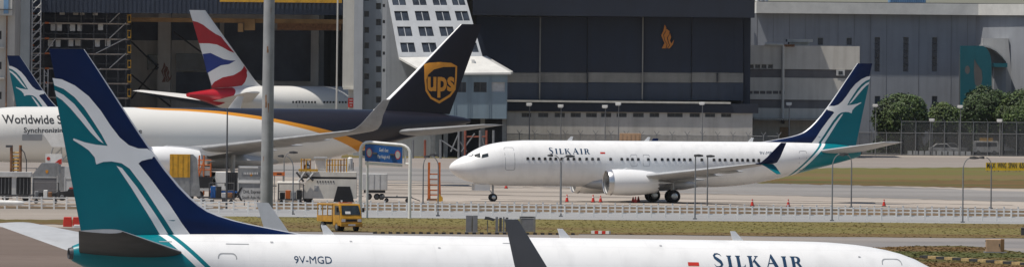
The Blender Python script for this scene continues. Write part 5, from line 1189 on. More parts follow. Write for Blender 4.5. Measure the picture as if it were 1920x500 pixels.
# ------------------------------------------------------------------ ground equipment on the apron
def thing(name, px, py, label, cat, rz=0.0, group=None):
    return empty(name, gp(px, py), rz, label, cat, group)
def lx(root, px): return at(px, 300, root.location.y).x - root.location.x
def lz(root, px, py): return Z(px, py, root.location.y)
def R4(root, x0, y0, x1, y1):
    a, c, d, e = rect(x0, y0, x1, y1, root.location.y); return a - root.location.x, c - root.location.x, d, e
def lbox(root, name, m_, x0, y0, x1, y1, d0=0.0, d1=1.5, floor=False, parent=None, bevel=0.0):
    a, c, d, e = R4(root, x0, y0, x1, y1); mb = MB(); mb.box(a, d0, 0.0 if floor else d, c, d1, e); o = mb.build(name, m_, parent or root)
    if bevel: bev(o, bevel, 1)
    return o
def dolly_wheels(root, xs, r=0.28, ys=(0.25, 1.3)):
    for x in xs:
        for y in ys: wheel_parts(root, x, y, r, 0.16, 1, 'dark_metal')

# rack of dark containers under a pale top slab
t = thing('container_rack', 26, 376, 'pale-topped rack holding dark containers at the left edge', 'rack')
lbox(t, 'top_slab', 'container_light', -40, 322, 58, 331, -0.2, 2.6)
for x0, x1 in ((-38, -24), (-22, -6), (-4, 21), (31, 56)): lbox(t, 'dark_container', 'black', x0, 332, x1, 364, 0.0, 2.2)
lbox(t, 'end_post', 'container_light', 22, 331.5, 30, 364, -0.05, 0.3); lbox(t, 'deck', 'dark_metal', -40, 364.5, 58, 367.5, -0.1, 2.4)
dolly_wheels(t, [lx(t, x) for x in (-25, 10, 48)], 0.3, (0.3, 1.9))
for i in range(9): a = lx(t, -4 + i * 7); mb = MB(); mb.tube((a, -0.02, lz(t, 10, 363)), (a, -0.02, lz(t, 10, 333)), 0.025, n=5); mb.build('bar', 'container_grey', t)
# brown ladder stand with two posts
t = thing('ladder_stand', 30, 372, 'brown steel ladder stand with two posts behind the dark container rack', 'ladder'); 
for x in (20.5, 37.5): a = lx(t, x); mb = MB(); mb.tube((a, 0.6, 0), (a, 0.6, lz(t, x, 272)), 0.13, n=7); mb.build('post', 'rust', t)
for i in range(7): y = 286 + i * 6.5; mb = MB(); mb.tube((lx(t, 20), 0.6, lz(t, 30, y)), (lx(t, 38), 0.6, lz(t, 30, y)), 0.06, n=6); mb.build('rung', 'yellow_paint', t)
for x in (25, 33): a = lx(t, x); mb = MB(); mb.tube((a, 0.75, lz(t, x, 330)), (a, 0.75, lz(t, x, 296)), 0.06, n=6); mb.build('rail', 'rust', t)
mb = MB(); mb.box(lx(t, 10), 0.45, lz(t, 15, 276), lx(t, 22), 0.75, lz(t, 15, 272)); mb.build('lamp_box', 'lamp_dark', t)
mb = MB(); mb.path([(lx(t, 38), 0.5, lz(t, 38, 278)), (lx(t, 45), 0.5, lz(t, 45, 286)), (lx(t, 49), 0.5, lz(t, 49, 300)), (lx(t, 49.5), 0.5, 0)], 0.05, 6); mb.build('hose', 'dark_metal', t)
# grey air cargo container with sloping shoulder
def uld(px0, ytop, px1, pyb, label, slope=True, m_='container_grey', emblem=True, dep=1.6):
    t = thing('cargo_container', (px0 + px1) / 2, pyb, label, 'container'); a, c, d, e = R4(t, px0, ytop, px1, pyb - 7); h = e - d; w_ = c - a
    pts = [(a, d), (c, d), (c, e), (a + w_ * 0.38, e), (a, d + h * 0.62)] if slope else [(a, d), (c, d), (c, e), (a, e)]
    mb = MB(); mb.prism(pts, 'y', 0, dep); o = mb.build('shell', m_, t)
    mb = MB(); mb.box(a + w_ * 0.06, -0.05, d + h * 0.08, c - w_ * 0.06, 0, d + h * 0.5); mb.build('curtain', 'band_grey' if slope else m_, o)
    for x in (a + 0.03, c - 0.03): mb = MB(); mb.box(x - 0.05, -0.09, d, x + 0.05, 0, d + h * 0.6); mb.build('edge_frame', 'container_light', o)
    for zf in (0.03, 0.54): mb = MB(); mb.box(a + 0.09, -0.08, d + h * zf - 0.04, c - 0.09, -0.003 if zf > .5 else 0.0, d + h * zf + 0.05); mb.build('edge_frame', 'container_light', o)
    if emblem:
        mb = MB(); x = (a + c) / 2 + w_ * 0.08; z = d + h * 0.72; mb.prism([(x - 0.12, z + 0.14), (x + 0.12, z + 0.14), (x + 0.11, z - 0.05), (x, z - 0.16), (x - 0.11, z - 0.05)], 'y', -0.02, -0.002); mb.build('shield_emblem', 'gold_paint', o)
    mb = MB(); mb.box(a - 0.1, -0.05, d - 0.12, c + 0.1, dep + 0.05, d - 0.005); mb.build('dolly_deck', 'dark_metal', t); mb = MB(); mb.tube((c + 0.1, dep / 2, d - 0.08), (c + 0.8, dep / 2, 0.25), 0.04, n=6); mb.build('tow_bar', 'dark_metal', t)
    r = min(0.16, (d - 0.12) * 0.6); dolly_wheels(t, [a + 0.3, c - 0.3], r, (0.15, dep - 0.15)); return t, a, c, d, e
uld(60, 305, 108, 371, 'grey air cargo container with sloping shoulder and small gold shield')
uld(121, 312, 153, 368, 'plain pale grey box container right of the sloping container', False, 'container_light', False)
# billboard trailer, white with orange wave
t = thing('side_panel_trailer', 98, 368, 'white panel with red disc and orange corner above the sloping container', 'trailer'); a, c, d, e = R4(t, 83, 289, 114, 308)
mb = MB(); mb.box(a, 1.8, d, c, 2.6, e); bx_ = mb.build('box', 'white_plastic', t); mb = MB(); mb.lathe([(0, 0.16), (0.02, 0.16)], (a + 0.28, 1.775, (d + e) / 2 + 0.05), 'y', 16); mb.build('red_disc', 'red_plastic', bx_)
mb = MB(); mb.prism([(c - 0.75, d + 0.02), (c, d + 0.02), (c, d + 0.5), (c - 0.28, d + 0.4), (c - 0.5, d + 0.2)], 'y', 1.775, 1.797); mb.build('orange_corner', 'red_plastic', bx_)
mb = MB(); mb.box(a + 0.1, 1.9, 0.4, c - 0.1, 2.5, d - 0.003); mb.build('body', 'container_grey', t); dolly_wheels(t, [a + 0.4, c - 0.4], 0.32, (1.95, 2.4))
# white loader canopy with truss
t = thing('belt_loader', 112, 366, 'white sloping loader canopy on open struts under the cargo plane lettering', 'loader'); y_ = t.location.y
P = lambda x, y, d: (at(x, y, y_ + d).x - t.location.x, d, Z(x, y, y_ + d))
mb = MB(); mb.prism([(P(80, 250, 3)[0], P(80, 250, 3)[2]), (P(150, 248, 3)[0], P(150, 248, 3)[2]), (P(150, 276, 3)[0], P(150, 276, 3)[2]), (P(97, 275, 3)[0], P(97, 275, 3)[2])], 'y', 3.1, 6); mb.build('canopy', 'white_plastic', t)
for x0, y0, x1, y1 in ((100, 276, 92, 300), (115, 276, 116, 300), (116, 300, 140, 276), (126, 298, 140, 276), (92, 300, 116, 278)): mb = MB(); mb.tube(P(x0, y0, 4), P(x1, y1, 4), 0.07, n=6); mb.build('strut', 'container_light', t)
mb = MB(); mb.box(P(88, 0, 4)[0], 3.4, 0.35, P(150, 0, 4)[0], 5.4, Z(110, 312, y_ + 4)); mb.build('chassis', 'container_grey', t); dolly_wheels(t, [P(96, 0, 4)[0], P(140, 0, 4)[0]], 0.4, (3.6, 5.2))
# yellow-faced container
t = thing('cargo_container', 350, 376, 'container with bright yellow front and grey sloping side right of the near tail', 'container'); a, c, d, e = R4(t, 318, 289, 356, 366)
mb = MB(); zl = lz(t, 340, 332); mb.box(a, 0, zl, c, 1.9, e); o = mb.build('yellow_front', 'yellow_paint', t); a2 = lx(t, 370)
mb = MB(); mb.prism([(c + 0.004, 0.4), (a2 + 0.25, 0.4), (a2 - 0.1, e - 0.3), (c + 0.2, e), (c + 0.004, e)], 'y', 0.1, 1.8); mb.build('sloping_side', 'container_grey', t)
mb = MB(); mb.box(a, 0.05, 0.4, c, 1.85, zl - 0.004); mb.build('lower_body', 'container_grey', t); dolly_wheels(t, [a + 0.5, c], 0.3, (0.2, 1.7))
for i in range(4): x = a + (c - a) * (i + 0.5) / 4; mb = MB(); mb.box(x - 0.03, -0.04, zl, x + 0.03, 0, e); mb.build('rib', 'yellow_paint', o)
# orange steps
t = thing('boarding_steps', 385, 372, 'rusty orange steps trailer with open frame left of the white box', 'steps'); d_ = t.location.y
for x in (371, 382, 395):
    for dp in (0.2, 1.2): a = lx(t, x); mb = MB(); mb.tube((a, dp, 0.35), (a + (0.12 if x < 380 else 0), dp, lz(t, x, 291 if x < 390 else 305)), 0.06, n=6); mb.build('post', 'orange_paint', t)
for y in (300, 309, 318, 332): mb = MB(); mb.tube((lx(t, 371), 0.2, lz(t, 383, y)), (lx(t, 396), 0.2, lz(t, 383, y)), 0.05, n=6); mb.build('rail', 'orange_paint', t)
mb = MB(); mb.tube((lx(t, 371), 0.2, lz(t, 371, 338)), (lx(t, 383), 0.2, lz(t, 383, 296)), 0.05, n=6); mb.build('brace', 'orange_paint', t)
lbox(t, 'canvas_load', 'cargo_cream', 373, 313, 394, 329, 0.3, 1.1); lbox(t, 'engine_box', 'black', 370, 331, 398, 352, 0.1, 1.3); lbox(t, 'deck', 'container_light', 368, 352.5, 408, 357, 0.05, 1.4); dolly_wheels(t, [lx(t, 375), lx(t, 400)], 0.33, (0.2, 1.2))
# white box container and dark box
t = thing('box_trailer', 425, 372, 'white box trailer with a dark right half behind the thin pole', 'trailer')
o = lbox(t, 'white_box', 'white_plastic', 404, 322, 424.5, 355, 0, 1.9, bevel=0.03); lbox(t, 'dark_box', 'black', 425, 323, 445, 357, 0.1, 1.9)
for i in range(6): x = lx(t, 426.5 + i * 3.4); mb = MB(); mb.box(x, 0.05, lz(t, 435, 355), x + 0.05, 0.1, lz(t, 435, 325)); mb.build('slat', 'dark_metal', t)
lbox(t, 'blue_deck', 'blue_sign', 400, 357.5, 447, 361, -0.05, 2.0); dolly_wheels(t, [lx(t, 408), lx(t, 438)], 0.3, (0.2, 1.7)); lbox(t, 'latch', 'dark_metal', 421, 343, 423, 348, -0.04, -0.002)
# grey container with white bands
t, a, c, d, e = uld(446, 311, 489, 375, 'dark grey flat-topped container with two white bands left of the thick mast', False, 'container_grey', True)
lbox(t, 'white_band', 'white_plastic', 449, 311.5, 484, 314.5, -0.12, -0.085); lbox(t, 'white_band', 'white_plastic', 446.5, 338, 488, 342.5, -0.12, -0.095)
for i in range(9): lbox(t, 'print_mark', 'white_plastic', 457 + i * 3.1, 322.5, 458.6 + i * 3.1, 326.5, -0.1, -0.094)
# direction sign
t = thing('direction_sign', 466, 385, 'grey direction sign with a dark arrow pointing left before the containers', 'sign'); a, c, d, e = R4(t, 447, 352, 492, 375)
mb = MB(); h = (e - d) / 2; mb.prism([(a, (d + e) / 2), (a + 0.32, e), (c, e), (c, d), (a + 0.32, d)], 'y', -0.05, 0); o = mb.build('board', 'container_light', t)
mb = MB(); mb.prism([(a - 0.18, (d + e) / 2), (a + 0.2, e + 0.06), (a + 0.36, e + 0.06), (a + 0.06, (d + e) / 2), (a + 0.36, d - 0.06), (a + 0.2, d - 0.06)], 'y', -0.075, -0.055); mb.build('arrow_edge', 'black', o)
flat_text('lettering', 'DHL Express', a + 0.42, c - 0.12, (d + e) / 2 + 0.08, 0.28, -0.058, 'letter_dark', o, 0.012); flat_text('lettering', 'South Asia Hub', a + 0.32, c - 0.03, d + 0.12, 0.28, -0.058, 'letter_dark', o, 0.012)
for x in (a + 0.5, c - 0.4): mb = MB(); mb.tube((x, 0.06, 0), (x, 0.06, e - 0.1), 0.05, n=7); mb.build('post', 'galvanised', t)
# the cream main deck loader
t = thing('cargo_loader', 605, 381, 'long cream main-deck cargo loader with yellow railings and a dark wheel arch', 'loader'); d_ = t.location.y
lbox(t, 'cab_box', 'cargo_cream', 519, 340, 562, 377, -0.6, 2.4, bevel=0.06)
a, c, d, e = R4(t, 564, 335, 668, 374); mb = MB(); mb.prism([(a, d + 0.35), (a + 0.15, d + 0.1), (c, d + 0.1), (c, e), (a + 0.5, e)], 'y', 0, 3.0); o = mb.build('body', 'cargo_cream', t)
lbox(t, 'side_rail', 'cargo_cream', 560, 322, 668, 331, 0.02, 3.2); lbox(t, 'dark_gap', 'black', 566, 331.5, 668, 334.5, 0.1, 3.0)
a, c, d, e = R4(t, 625, 349, 664, 378); w_ = c - a; mb = MB(); mb.prism([(a, d), (c, d), (c - w_ * 0.2, e), (a + w_ * 0.2, e)], 'y', -0.06, -0.003); mb.build('wheel_arch', 'black', o)
wheel_parts(t, (a + c) / 2, 0.12, 0.5, 0.32, 1, 'dark_metal'); wheel_parts(t, lx(t, 578), 0.25, 0.42, 0.3, 1, 'dark_metal'); wheel_parts(t, lx(t, 535), -0.3, 0.4, 0.3, 1, 'dark_metal')
lbox(t, 'hatch', 'container_light', 589, 347, 597, 358, -0.03, -0.003); 
for i in range(7): lbox(t, 'rivet_plate', 'dark_metal', 594 + i * 5, 338.5, 596.5 + i * 5, 341, -0.03, -0.003)
a, c, d, e = R4(t, 552, 321, 590, 340)
for x0, y0, x1, y1 in ((556, 322, 570, 340), (572, 322, 560, 340), (574, 325, 588, 338), (588, 324, 576, 338)): mb = MB(); mb.tube((lx(t, x0), -0.3, lz(t, x0, y0)), (lx(t, x1), -0.3, lz(t, x1, y1)), 0.1, n=6); mb.build('scissor_arm', 'dark_metal' if x0 < x1 else 'container_light', t)
lbox(t, 'head_box', 'white_plastic', 591, 296, 610, 318, 0.4, 1.8, bevel=0.04); lbox(t, 'head_roof', 'container_light', 588, 294, 613, 297.5, 0.2, 2.0); lbox(t, 'yellow_beam', 'yellow_paint', 560, 316.5, 596, 321, -0.1, 0.3)
for x in (565, 570, 574, 582, 613, 618, 623, 628, 634, 639, 645, 650): a = lx(t, x); mb = MB(); mb.tube((a, 0.2, lz(t, x, 322)), (a, 0.2, lz(t, x, 297 + (x * 7) % 5)), 0.055, n=6); mb.build('rail_post', 'yellow_paint' if x % 3 else 'rust', t)
for x0, x1, y in ((565, 583, 299), (612, 651, 299), (612, 651, 309)): mb = MB(); mb.tube((lx(t, x0), 0.2, lz(t, x0, y)), (lx(t, x1), 0.2, lz(t, x1, y)), 0.04, n=6); mb.build('hand_rail', 'yellow_paint', t)
mb = MB(); x = lx(t, 656.5); mb.lathe([(0, 0.22), (1.05, 0.22), (1.16, 0.12)], (x, 0.5, lz(t, 656, 320)), 'z', 12); mb.build('tank', 'white_plastic', t, smooth=True)
mb = MB(); mb.box(x - 0.3, 0.2, lz(t, 656, 319), x - 0.24, 0.3, lz(t, 656, 304)); mb.box(x + 0.24, 0.2, lz(t, 656, 319), x + 0.3, 0.3, lz(t, 656, 304)); mb.build('tank_bracket', 'black', t)
# small orange sign
t = thing('small_sign', 522, 380, 'little orange sign plate right of the thick grey mast', 'sign'); lbox(t, 'plate', 'orange_paint', 512, 322, 534, 329, 0.0, 0.05); lbox(t, 'plate_mark', 'black', 519, 324.5, 528, 326.8, -0.012, -0.002)
for x in (515, 531): a = lx(t, x); mb = MB(); mb.tube((a, 0.08, 0), (a, 0.08, lz(t, x, 324)), 0.04, n=6); mb.build('post', 'galvanised', t)
# box on dolly right of the gantry leg
t = thing('luggage_trailer', 702, 374, 'white box trailer on dark wheels seen through the height gantry', 'trailer'); lbox(t, 'box', 'container_light', 679, 325, 726, 356, 0, 1.8, bevel=0.04); lbox(t, 'chassis', 'black', 682, 356.5, 722, 361, 0.1, 1.7); dolly_wheels(t, [lx(t, 692), lx(t, 707), lx(t, 716)], 0.27, (0.2, 1.5))
for i in range(3): lbox(t, 'rib', 'container_grey', 690 + i * 11, 327, 690.8 + i * 11, 354, -0.03, -0.002)
mb = MB(); mb.tube((lx(t, 682), 0.9, 0.3), (lx(t, 668), 0.9, 0.25), 0.04, n=6); mb.build('tow_bar', 'dark_metal', t)
# orange ladder stand
t = thing('ladder_stand', 815, 377, 'orange A-frame ladder stand with yellow base, left of the parked airliner nose', 'ladder')
for x in (804.5, 824): a = lx(t, x); mb = MB(); mb.box(a - 0.1, 0, 0.1, a + 0.1, 0.2, lz(t, x, 304)); mb.build('post', 'orange_paint', t); mb = MB(); mb.tube((a, 0.2, lz(t, x, 310)), (a + 0.1, 1.2, 0.1), 0.06, n=6); mb.build('back_leg', 'orange_paint', t)
for y in (327, 337, 347, 357, 366): mb = MB(); mb.box(lx(t, 805.5), 0.03, lz(t, 815, y), lx(t, 823), 0.17, lz(t, 815, y) + 0.1); mb.build('rung', 'orange_paint', t)
lbox(t, 'white_plate', 'white_plastic', 806, 328, 822, 334, -0.03, -0.002); mb = MB(); mb.prism([(lx(t, 819), 0), (lx(t, 831), 0), (lx(t, 831), 0.35), (lx(t, 822), 0.75)], 'y', -0.3, 0.0); mb.build('yellow_base', 'yellow_paint', t); lbox(t, 'cross_foot', 'rust', 800, 372, 829, 375.5, -0.1, 1.3)
# steel docking frame with orange barrier far behind the cargo plane's tail
t = empty('steel_frame', base(850, 1205), 0, 'grey and orange steel framework standing behind the cargo plane tail', 'scaffold')
for x in (774, 797, 826, 860, 872, 900, 912, 925): a = at(x, 280, 1205); mb = MB(); mb.tube((a.x, 1205, 0), (a.x, 1205, Z(x, 244 if x > 840 else 262, 1205)), 0.16, n=6); part(mb, 'post', 'hazed_red' if x in (797, 872, 912) else 'galvanised', t)
for x0, y0, x1, y1 in ((826, 262, 860, 284), (860, 250, 845, 284), (860, 262, 875, 284), (890, 250, 865, 284), (872, 256, 912, 256), (900, 246, 912, 284)): mb = MB(); mb.tube(at(x0, y0, 1205), at(x1, y1, 1205), 0.1, n=5); part(mb, 'brace', 'galvanised' if x0 != 872 else 'hazed_red', t)
for i in range(8):
    x = 768 + i * 15; mb = MB(); a, c, d, e = rect(x, 284, x + 14, 288, 1242); mb.box(a, 1242, 0, c, 1242.5, 0.75); part(mb, 'barrier', 'hazed_red' if i % 3 else 'rust', t)

# ------------------------------------------------------------------ traffic cones
def cone(px, py, h, label, m_='red_plastic'):
    p = gp(px, py); root = empty('traffic_cone', p, 0, label, 'traffic cone', 'traffic cones round the parked airliner'); mb = MB(); mb.box(-0.2, -0.2, 0, 0.2, 0.2, 0.05); mb.build('foot', 'black' if m_ == 'red_plastic' else m_, root)
    mb = MB(); mb.lathe([(0.05, 0.16), (h, 0.035)], (0, 0, 0), 'z', 12); c_ = mb.build('body', m_, root, smooth=True); mb = MB(); mb.lathe([(h * 0.55, 0.095), (h * 0.75, 0.07)], (0, 0, 0), 'z', 12); mb.build('sleeve', 'white_plastic', c_, smooth=True)
for a in ((949, 353, 0.55, 'traffic cone behind the parked airliner nose gear'), (1063, 378.5, 0.68, 'traffic cone left of the engine, under the farther engine'), (1112, 379, 0.68, 'left one of two traffic cones before the engine intake'), (1126, 379, 0.6, 'right one of two traffic cones before the engine intake'),
          (1187, 379, 0.5, 'leftmost of three traffic cones behind the engine, by the wheels'), (1191.5, 380, 0.55, 'middle of three traffic cones behind the engine, by the wheels'), (1197, 378, 0.5, 'rightmost of three traffic cones behind the engine, by the wheels'),
          (1410.5, 386, 0.62, 'traffic cone below the winglet of the parked airliner'), (1478, 387, 0.65, 'traffic cone under the rear door of the parked airliner'), (1657.5, 386, 0.6, 'lone traffic cone at right, beyond the parked airliner tail')): cone(*a)

# ------------------------------------------------------------------ things along the grass strip
t = thing('control_cabinet', 884, 436, 'grey two-door control cabinet on the grass, left of the winglet', 'cabinet')
for x0, x1 in ((873.5, 884.5), (886.5, 895.5)): lbox(t, 'door', 'cabinet_grey', x0, 403, x1, 434, 0, 0.5, bevel=0.015)
lbox(t, 'spine', 'dark_metal', 884.7, 404, 886.3, 434, 0.08, 0.5); lbox(t, 'plinth', 'drain_concrete', 872, 433.5, 897, 437, -0.05, 0.6, floor=True)
t = thing('flood_light', 914, 435, 'dark floodlight on a thin stalk beside the grey cabinet', 'lamp'); a = lx(t, 914); mb = MB(); mb.tube((0, 0, 0), (0, 0, lz(t, 914, 412)), 0.035, n=6); mb.build('stalk', 'galvanised', t)
mb = MB(); mb.prism([(lx(t, 909), lz(t, 909, 411)), (lx(t, 911), lz(t, 911, 405)), (lx(t, 918), lz(t, 918, 406)), (lx(t, 930), lz(t, 930, 410)), (lx(t, 927), lz(t, 927, 414)), (lx(t, 916), lz(t, 916, 411))], 'y', -0.15, 0.2); mb.build('lamp_head', 'lamp_dark', t)
t = thing('control_cabinet', 940, 436, 'narrow ribbed cabinet between the floodlight and the winglet', 'cabinet')
for i, (x0, x1, m_) in enumerate(((929, 934, 'cabinet_grey'), (936, 941, 'lamp_dark'), (943, 946, 'galvanised'), (948, 953, 'lamp_dark'))): lbox(t, 'panel', m_, x0, 406 + i % 2, x1, 434, 0.03 * i, 0.4)
lbox(t, 'plinth', 'drain_concrete', 928, 433.5, 955, 437, -0.05, 0.5, floor=True)
t = thing('notice_panel', 989, 436, 'framed grey panel standing right of the dark winglet', 'panel'); lbox(t, 'panel', 'cabinet_grey', 977, 408.5, 1001, 432, 0.02, 0.06)
for x0, x1 in ((974, 976.6), (1001.4, 1004)): lbox(t, 'upright', 'galvanised', x0, 405, x1, 437, 0, 0.1, floor=True)
lbox(t, 'top_bar', 'dark_metal', 976.8, 405, 1001.2, 408, 0.0, 0.1); lbox(t, 'bottom_bar', 'galvanised', 976.8, 432.3, 1001.2, 434, 0.0, 0.1)
def kerb_row(label, px0, py0, px1, py1, n, h, wd, m0, m1):
    a, c = gp(px0, py0), gp(px1, py1); root = empty('kerb', (a + c) / 2, 0, label, 'kerb'); d = c - a
    ux = d / n; nn = Vector((-d.y, d.x, 0)).normalized() * wd
    for i in range(n):
        q0 = a + ux * (i + 0.02) - root.location; q1 = a + ux * (i + 0.98) - root.location; mb = MB(); lo_ = [q0, q1, q1 + nn, q0 + nn]; hi = [v + Vector((0, 0, h)) for v in lo_]; mb.loft([lo_, hi]); mb.build('kerb_stone', (m0, m1)[i % 2], root)
kerb_row('black and yellow kerb blocks along the foot of the grass, by cabinets', 700, 437.5, 1085, 440, 54, 0.14, 0.3, 'kerb_black', 'kerb_yellow')
kerb_row('black and yellow painted kerb crossing the brown grass at bottom right', 1724, 483.5, 1945, 499, 14, 0.2, 0.5, 'kerb_black', 'kerb_yellow')
kerb_row('short red and white striped kerb at the edge of the grass', 1108, 438, 1142, 438.6, 5, 0.24, 0.3, 'white_plastic', 'red_plastic')
def plastic_barrier(px0, ytop, px1, pyb, label):
    t = thing('plastic_barrier', (px0 + px1) / 2, pyb, label, 'barrier'); a, c, d, e = R4(t, px0, ytop, px1, pyb); mb = MB(); n = 3; w_ = (c - a) / n
    for i in range(n):
        x0 = a + i * w_; mb = MB(); mb.prism([(x0 + 0.02, 0), (x0 + w_ - 0.02, 0), (x0 + w_ - 0.02, e * 0.4), (x0 + w_ * 0.9, e), (x0 + w_ * 0.1, e), (x0 + 0.02, e * 0.4)], 'y', -0.2, 0.25); bev(mb.build('segment', 'red_plastic', t), 0.03, 1)
plastic_barrier(118, 406, 171, 424.5, 'red plastic road barrier half hidden by the near tail fin')
t = thing('plastic_kerb', 152, 427, 'pale plastic block lying in front of the red barrier', 'block'); lbox(t, 'block', 'white_plastic', 139, 420.5, 172, 426, -0.5, -0.25, floor=True, bevel=0.03); lbox(t, 'lug', 'white_plastic', 136.5, 423, 138.8, 426, -0.42, -0.33, floor=True)
# tan utility cabinet
t = thing('utility_cabinet', 1866, 474, 'tan utility cabinet with orange side on the brown grass, bottom right', 'cabinet'); a, c, d, e = R4(t, 1849, 448, 1877, 471); a2 = lx(t, 1885.5)
mb = MB(); mb.box(a, 0, 0.1, c, 0.9, e); o = bev(mb.build('front', 'cabinet_tan', t), 0.02, 1); mb = MB(); mb.prism([(c + 0.004, 0.0), (a2, 0.55), (a2, 1.0), (c + 0.004, 0.9)], 'z', 0.1, e + 0.02); mb.build('orange_side', 'cabinet_orange', t)
mb = MB(); mb.box(a - 0.12, -0.15, 0, a2 + 0.15, 1.1, 0.095); mb.build('plinth', 'drain_concrete', t)
for z in (0.3, 0.75): mb = MB(); mb.box(a - 0.04, 0.1, z, a - 0.002, 0.2, z + 0.1); mb.build('hinge', 'dark_metal', t)
mb = MB(); mb.box(c - 0.14, -0.05, 0.45, c - 0.08, -0.002, 0.62); mb.build('handle', 'dark_metal', t)
# dark stub at right end of grass
t = thing('marker_post', 1917, 441, 'short dark marker post on the grass by the right edge', 'marker'); lbox(t, 'stub', 'lamp_dark', 1914.5, 427, 1922, 441, 0, 0.2, floor=True); lbox(t, 'cap', 'galvanised', 1914, 425.5, 1922.5, 426.8, -0.02, 0.22)
# wingspan board
t = empty('wingspan_board', gp(1905, 322), 0, 'long yellow board lettered about wing span at the right edge', 'sign'); D = t.location.y
for i, wd_ in enumerate(('MAX', 'WING', 'SPAN', '65M')):
    x0 = 1848.5 + i * 20.2; a, c, d, e = R4(t, x0, 304.5, x0 + 19.6, 320); mb = MB(); mb.box(a, -0.1, d + 0.05, c, 0.1, e); o = mb.build('panel', 'sign_yellow', t); flat_text('lettering', wd_, a + 0.12, c - 0.12, d + 0.35, 0.62, -0.112, 'letter_dark', o, 0.02)
    for x in (a + 0.2, c - 0.2): mb = MB(); mb.box(x - 0.04, -0.04, 0, x + 0.04, 0.04, d + 0.04); mb.build('leg', 'galvanised', t)
# boom at the left edge
t = thing('boom_barrier', -70, 398, 'smooth white boom reaching in from the left edge below the railing', 'barrier'); z_ = Z(20, 380, t.location.y); x1 = lx(t, 46)
mb = MB(); mb.path([(-0.6, 0, z_ + 0.02), (0, 0, z_ + 0.02), (x1 * 0.5, 0, z_ + 0.01), (x1 * 0.85, 0, z_), (x1 * 0.97, 0, z_), (x1, 0, z_)], [0.24, 0.24, 0.23, 0.2, 0.17, 0.06], 14); mb.build('arm', 'white_plastic', t, smooth=True); mb = MB(); mb.box(-0.35, -0.3, 0, 0.35, 0.3, z_ + 0.35); bev(mb.build('cabinet', 'cabinet_grey', t), 0.04)
# timber-coloured box and blue tip behind the parked airliner
t = empty('crate_stack', base(1182, 1225), 0, 'stack of straw-coloured crates showing above the parked airliner roof', 'crates')
for r_ in range(7):
    a, c, d, e = rect(1162, 250, 1202, 265, 1225); z_ = e - 0.9 - r_ * 0.92
    if z_ < 0: break
    mb = MB(); mb.box(a + 0.04 * (r_ % 2), 1225, z_ + 0.01, c - 0.05 * (r_ % 2), 1228, z_ + 0.9)
    for q_ in range(5): xx = a + (c - a) * (q_ + 0.5) / 5; mb.box(xx - 0.06, 1224.94, z_ + 0.05, xx + 0.06, 1225, z_ + 0.88)
    part(mb, 'crate', 'cabinet_tan', t)

# ------------------------------------------------------------------ parked vehicles behind the fence
def car(px, D, L_, W_, H_, m_, label, van=False, extra=None):
    p = at(px, 280, D); root = empty('parked_van' if van else 'parked_car', (p.x, D, 0), 0, label, 'van' if van else 'car'); h = L_ / 2
    prof = [(-h, 0.35), (h, 0.35), (h, H_ * 0.62), (h * 0.92, H_), (-h * 0.95, H_), (-h, H_ * 0.6)] if van else [(-h, 0.35), (h, 0.35), (h * 0.98, H_ * 0.58), (h * 0.45, H_ * 0.66), (h * 0.2, H_), (-h * 0.5, H_), (-h * 0.85, H_ * 0.66), (-h, H_ * 0.6)]
    mb = MB(); mb.prism(prof, 'y', -W_ / 2, W_ / 2); b_ = bev(mb.build('body', m_, root), 0.06)
    gl = [(-h * 0.8, H_ * 0.62), (h * 0.8, H_ * 0.62), (h * 0.78, H_ * 0.9), (-h * 0.8, H_ * 0.9)] if van else [(-h * 0.72, H_ * 0.68), (h * 0.36, H_ * 0.68), (h * 0.16, H_ * 0.95), (-h * 0.47, H_ * 0.95)]
    mb = MB(); mb.prism(gl, 'y', -W_ / 2 - 0.012, -W_ / 2 - 0.002); mb.build('side_window', 'glass_dark', b_)
    for x in (-h * 0.62, h * 0.62):
        for y in (-W_ / 2 + 0.1, W_ / 2 - 0.1): wheel_parts(root, x, y, 0.33, 0.2, 1, 'galvanised')
    for y in (-W_ / 2 + 0.2, W_ / 2 - 0.2): mb = MB(); mb.box(h - 0.04, y - 0.12, H_ * 0.42, h + 0.02, y + 0.12, H_ * 0.5); mb.build('headlight', 'white_plastic', b_)
    return root
car(1770, 1326, 4.2, 1.7, 1.5, 'white_plastic', 'white-roofed parked car behind the fence, left one of two'); car(1785, 1330, 4.2, 1.7, 1.55, 'container_grey', 'grey parked car behind the fence, right one of two')
t = car(1849, 1327, 3.6, 1.8, 1.9, 'white_plastic', 'white parked van with yellow roof load seen through the fence', True); mb = MB(); mb.box(-0.9, -0.7, 1.9, 0.9, 0.7, 2.35); mb.build('roof_load', 'yellow_paint', t)
t = empty('storage_tank', base(1893, 1326), 0, 'pale box container on legs behind the fence near the right edge', 'container'); a, c, d, e = rect(1884, 258, 1902, 282, 1326); mb = MB(); mb.box(a, 1326, d, c, 1328, e); part(mb, 'box', 'white_plastic', t)
for x in (a + 0.1, c - 0.1): mb = MB(); mb.box(x - 0.06, 1326.1, 0, x + 0.06, 1326.3, d - 0.002); part(mb, 'leg', 'dark_metal', t)
t = empty('low_barrier', base(1775, 1316), 0, 'row of low white concrete blocks at the foot of the perimeter fence', 'barrier')
for i in range(11): a, c, d, e = rect(1702 + i * 11, 281, 1710 + i * 11, 286, 1316); mb = MB(); mb.box(a, 1316, 0, c, 1316.4, 0.55); part(mb, 'block', 'white_plastic', t)

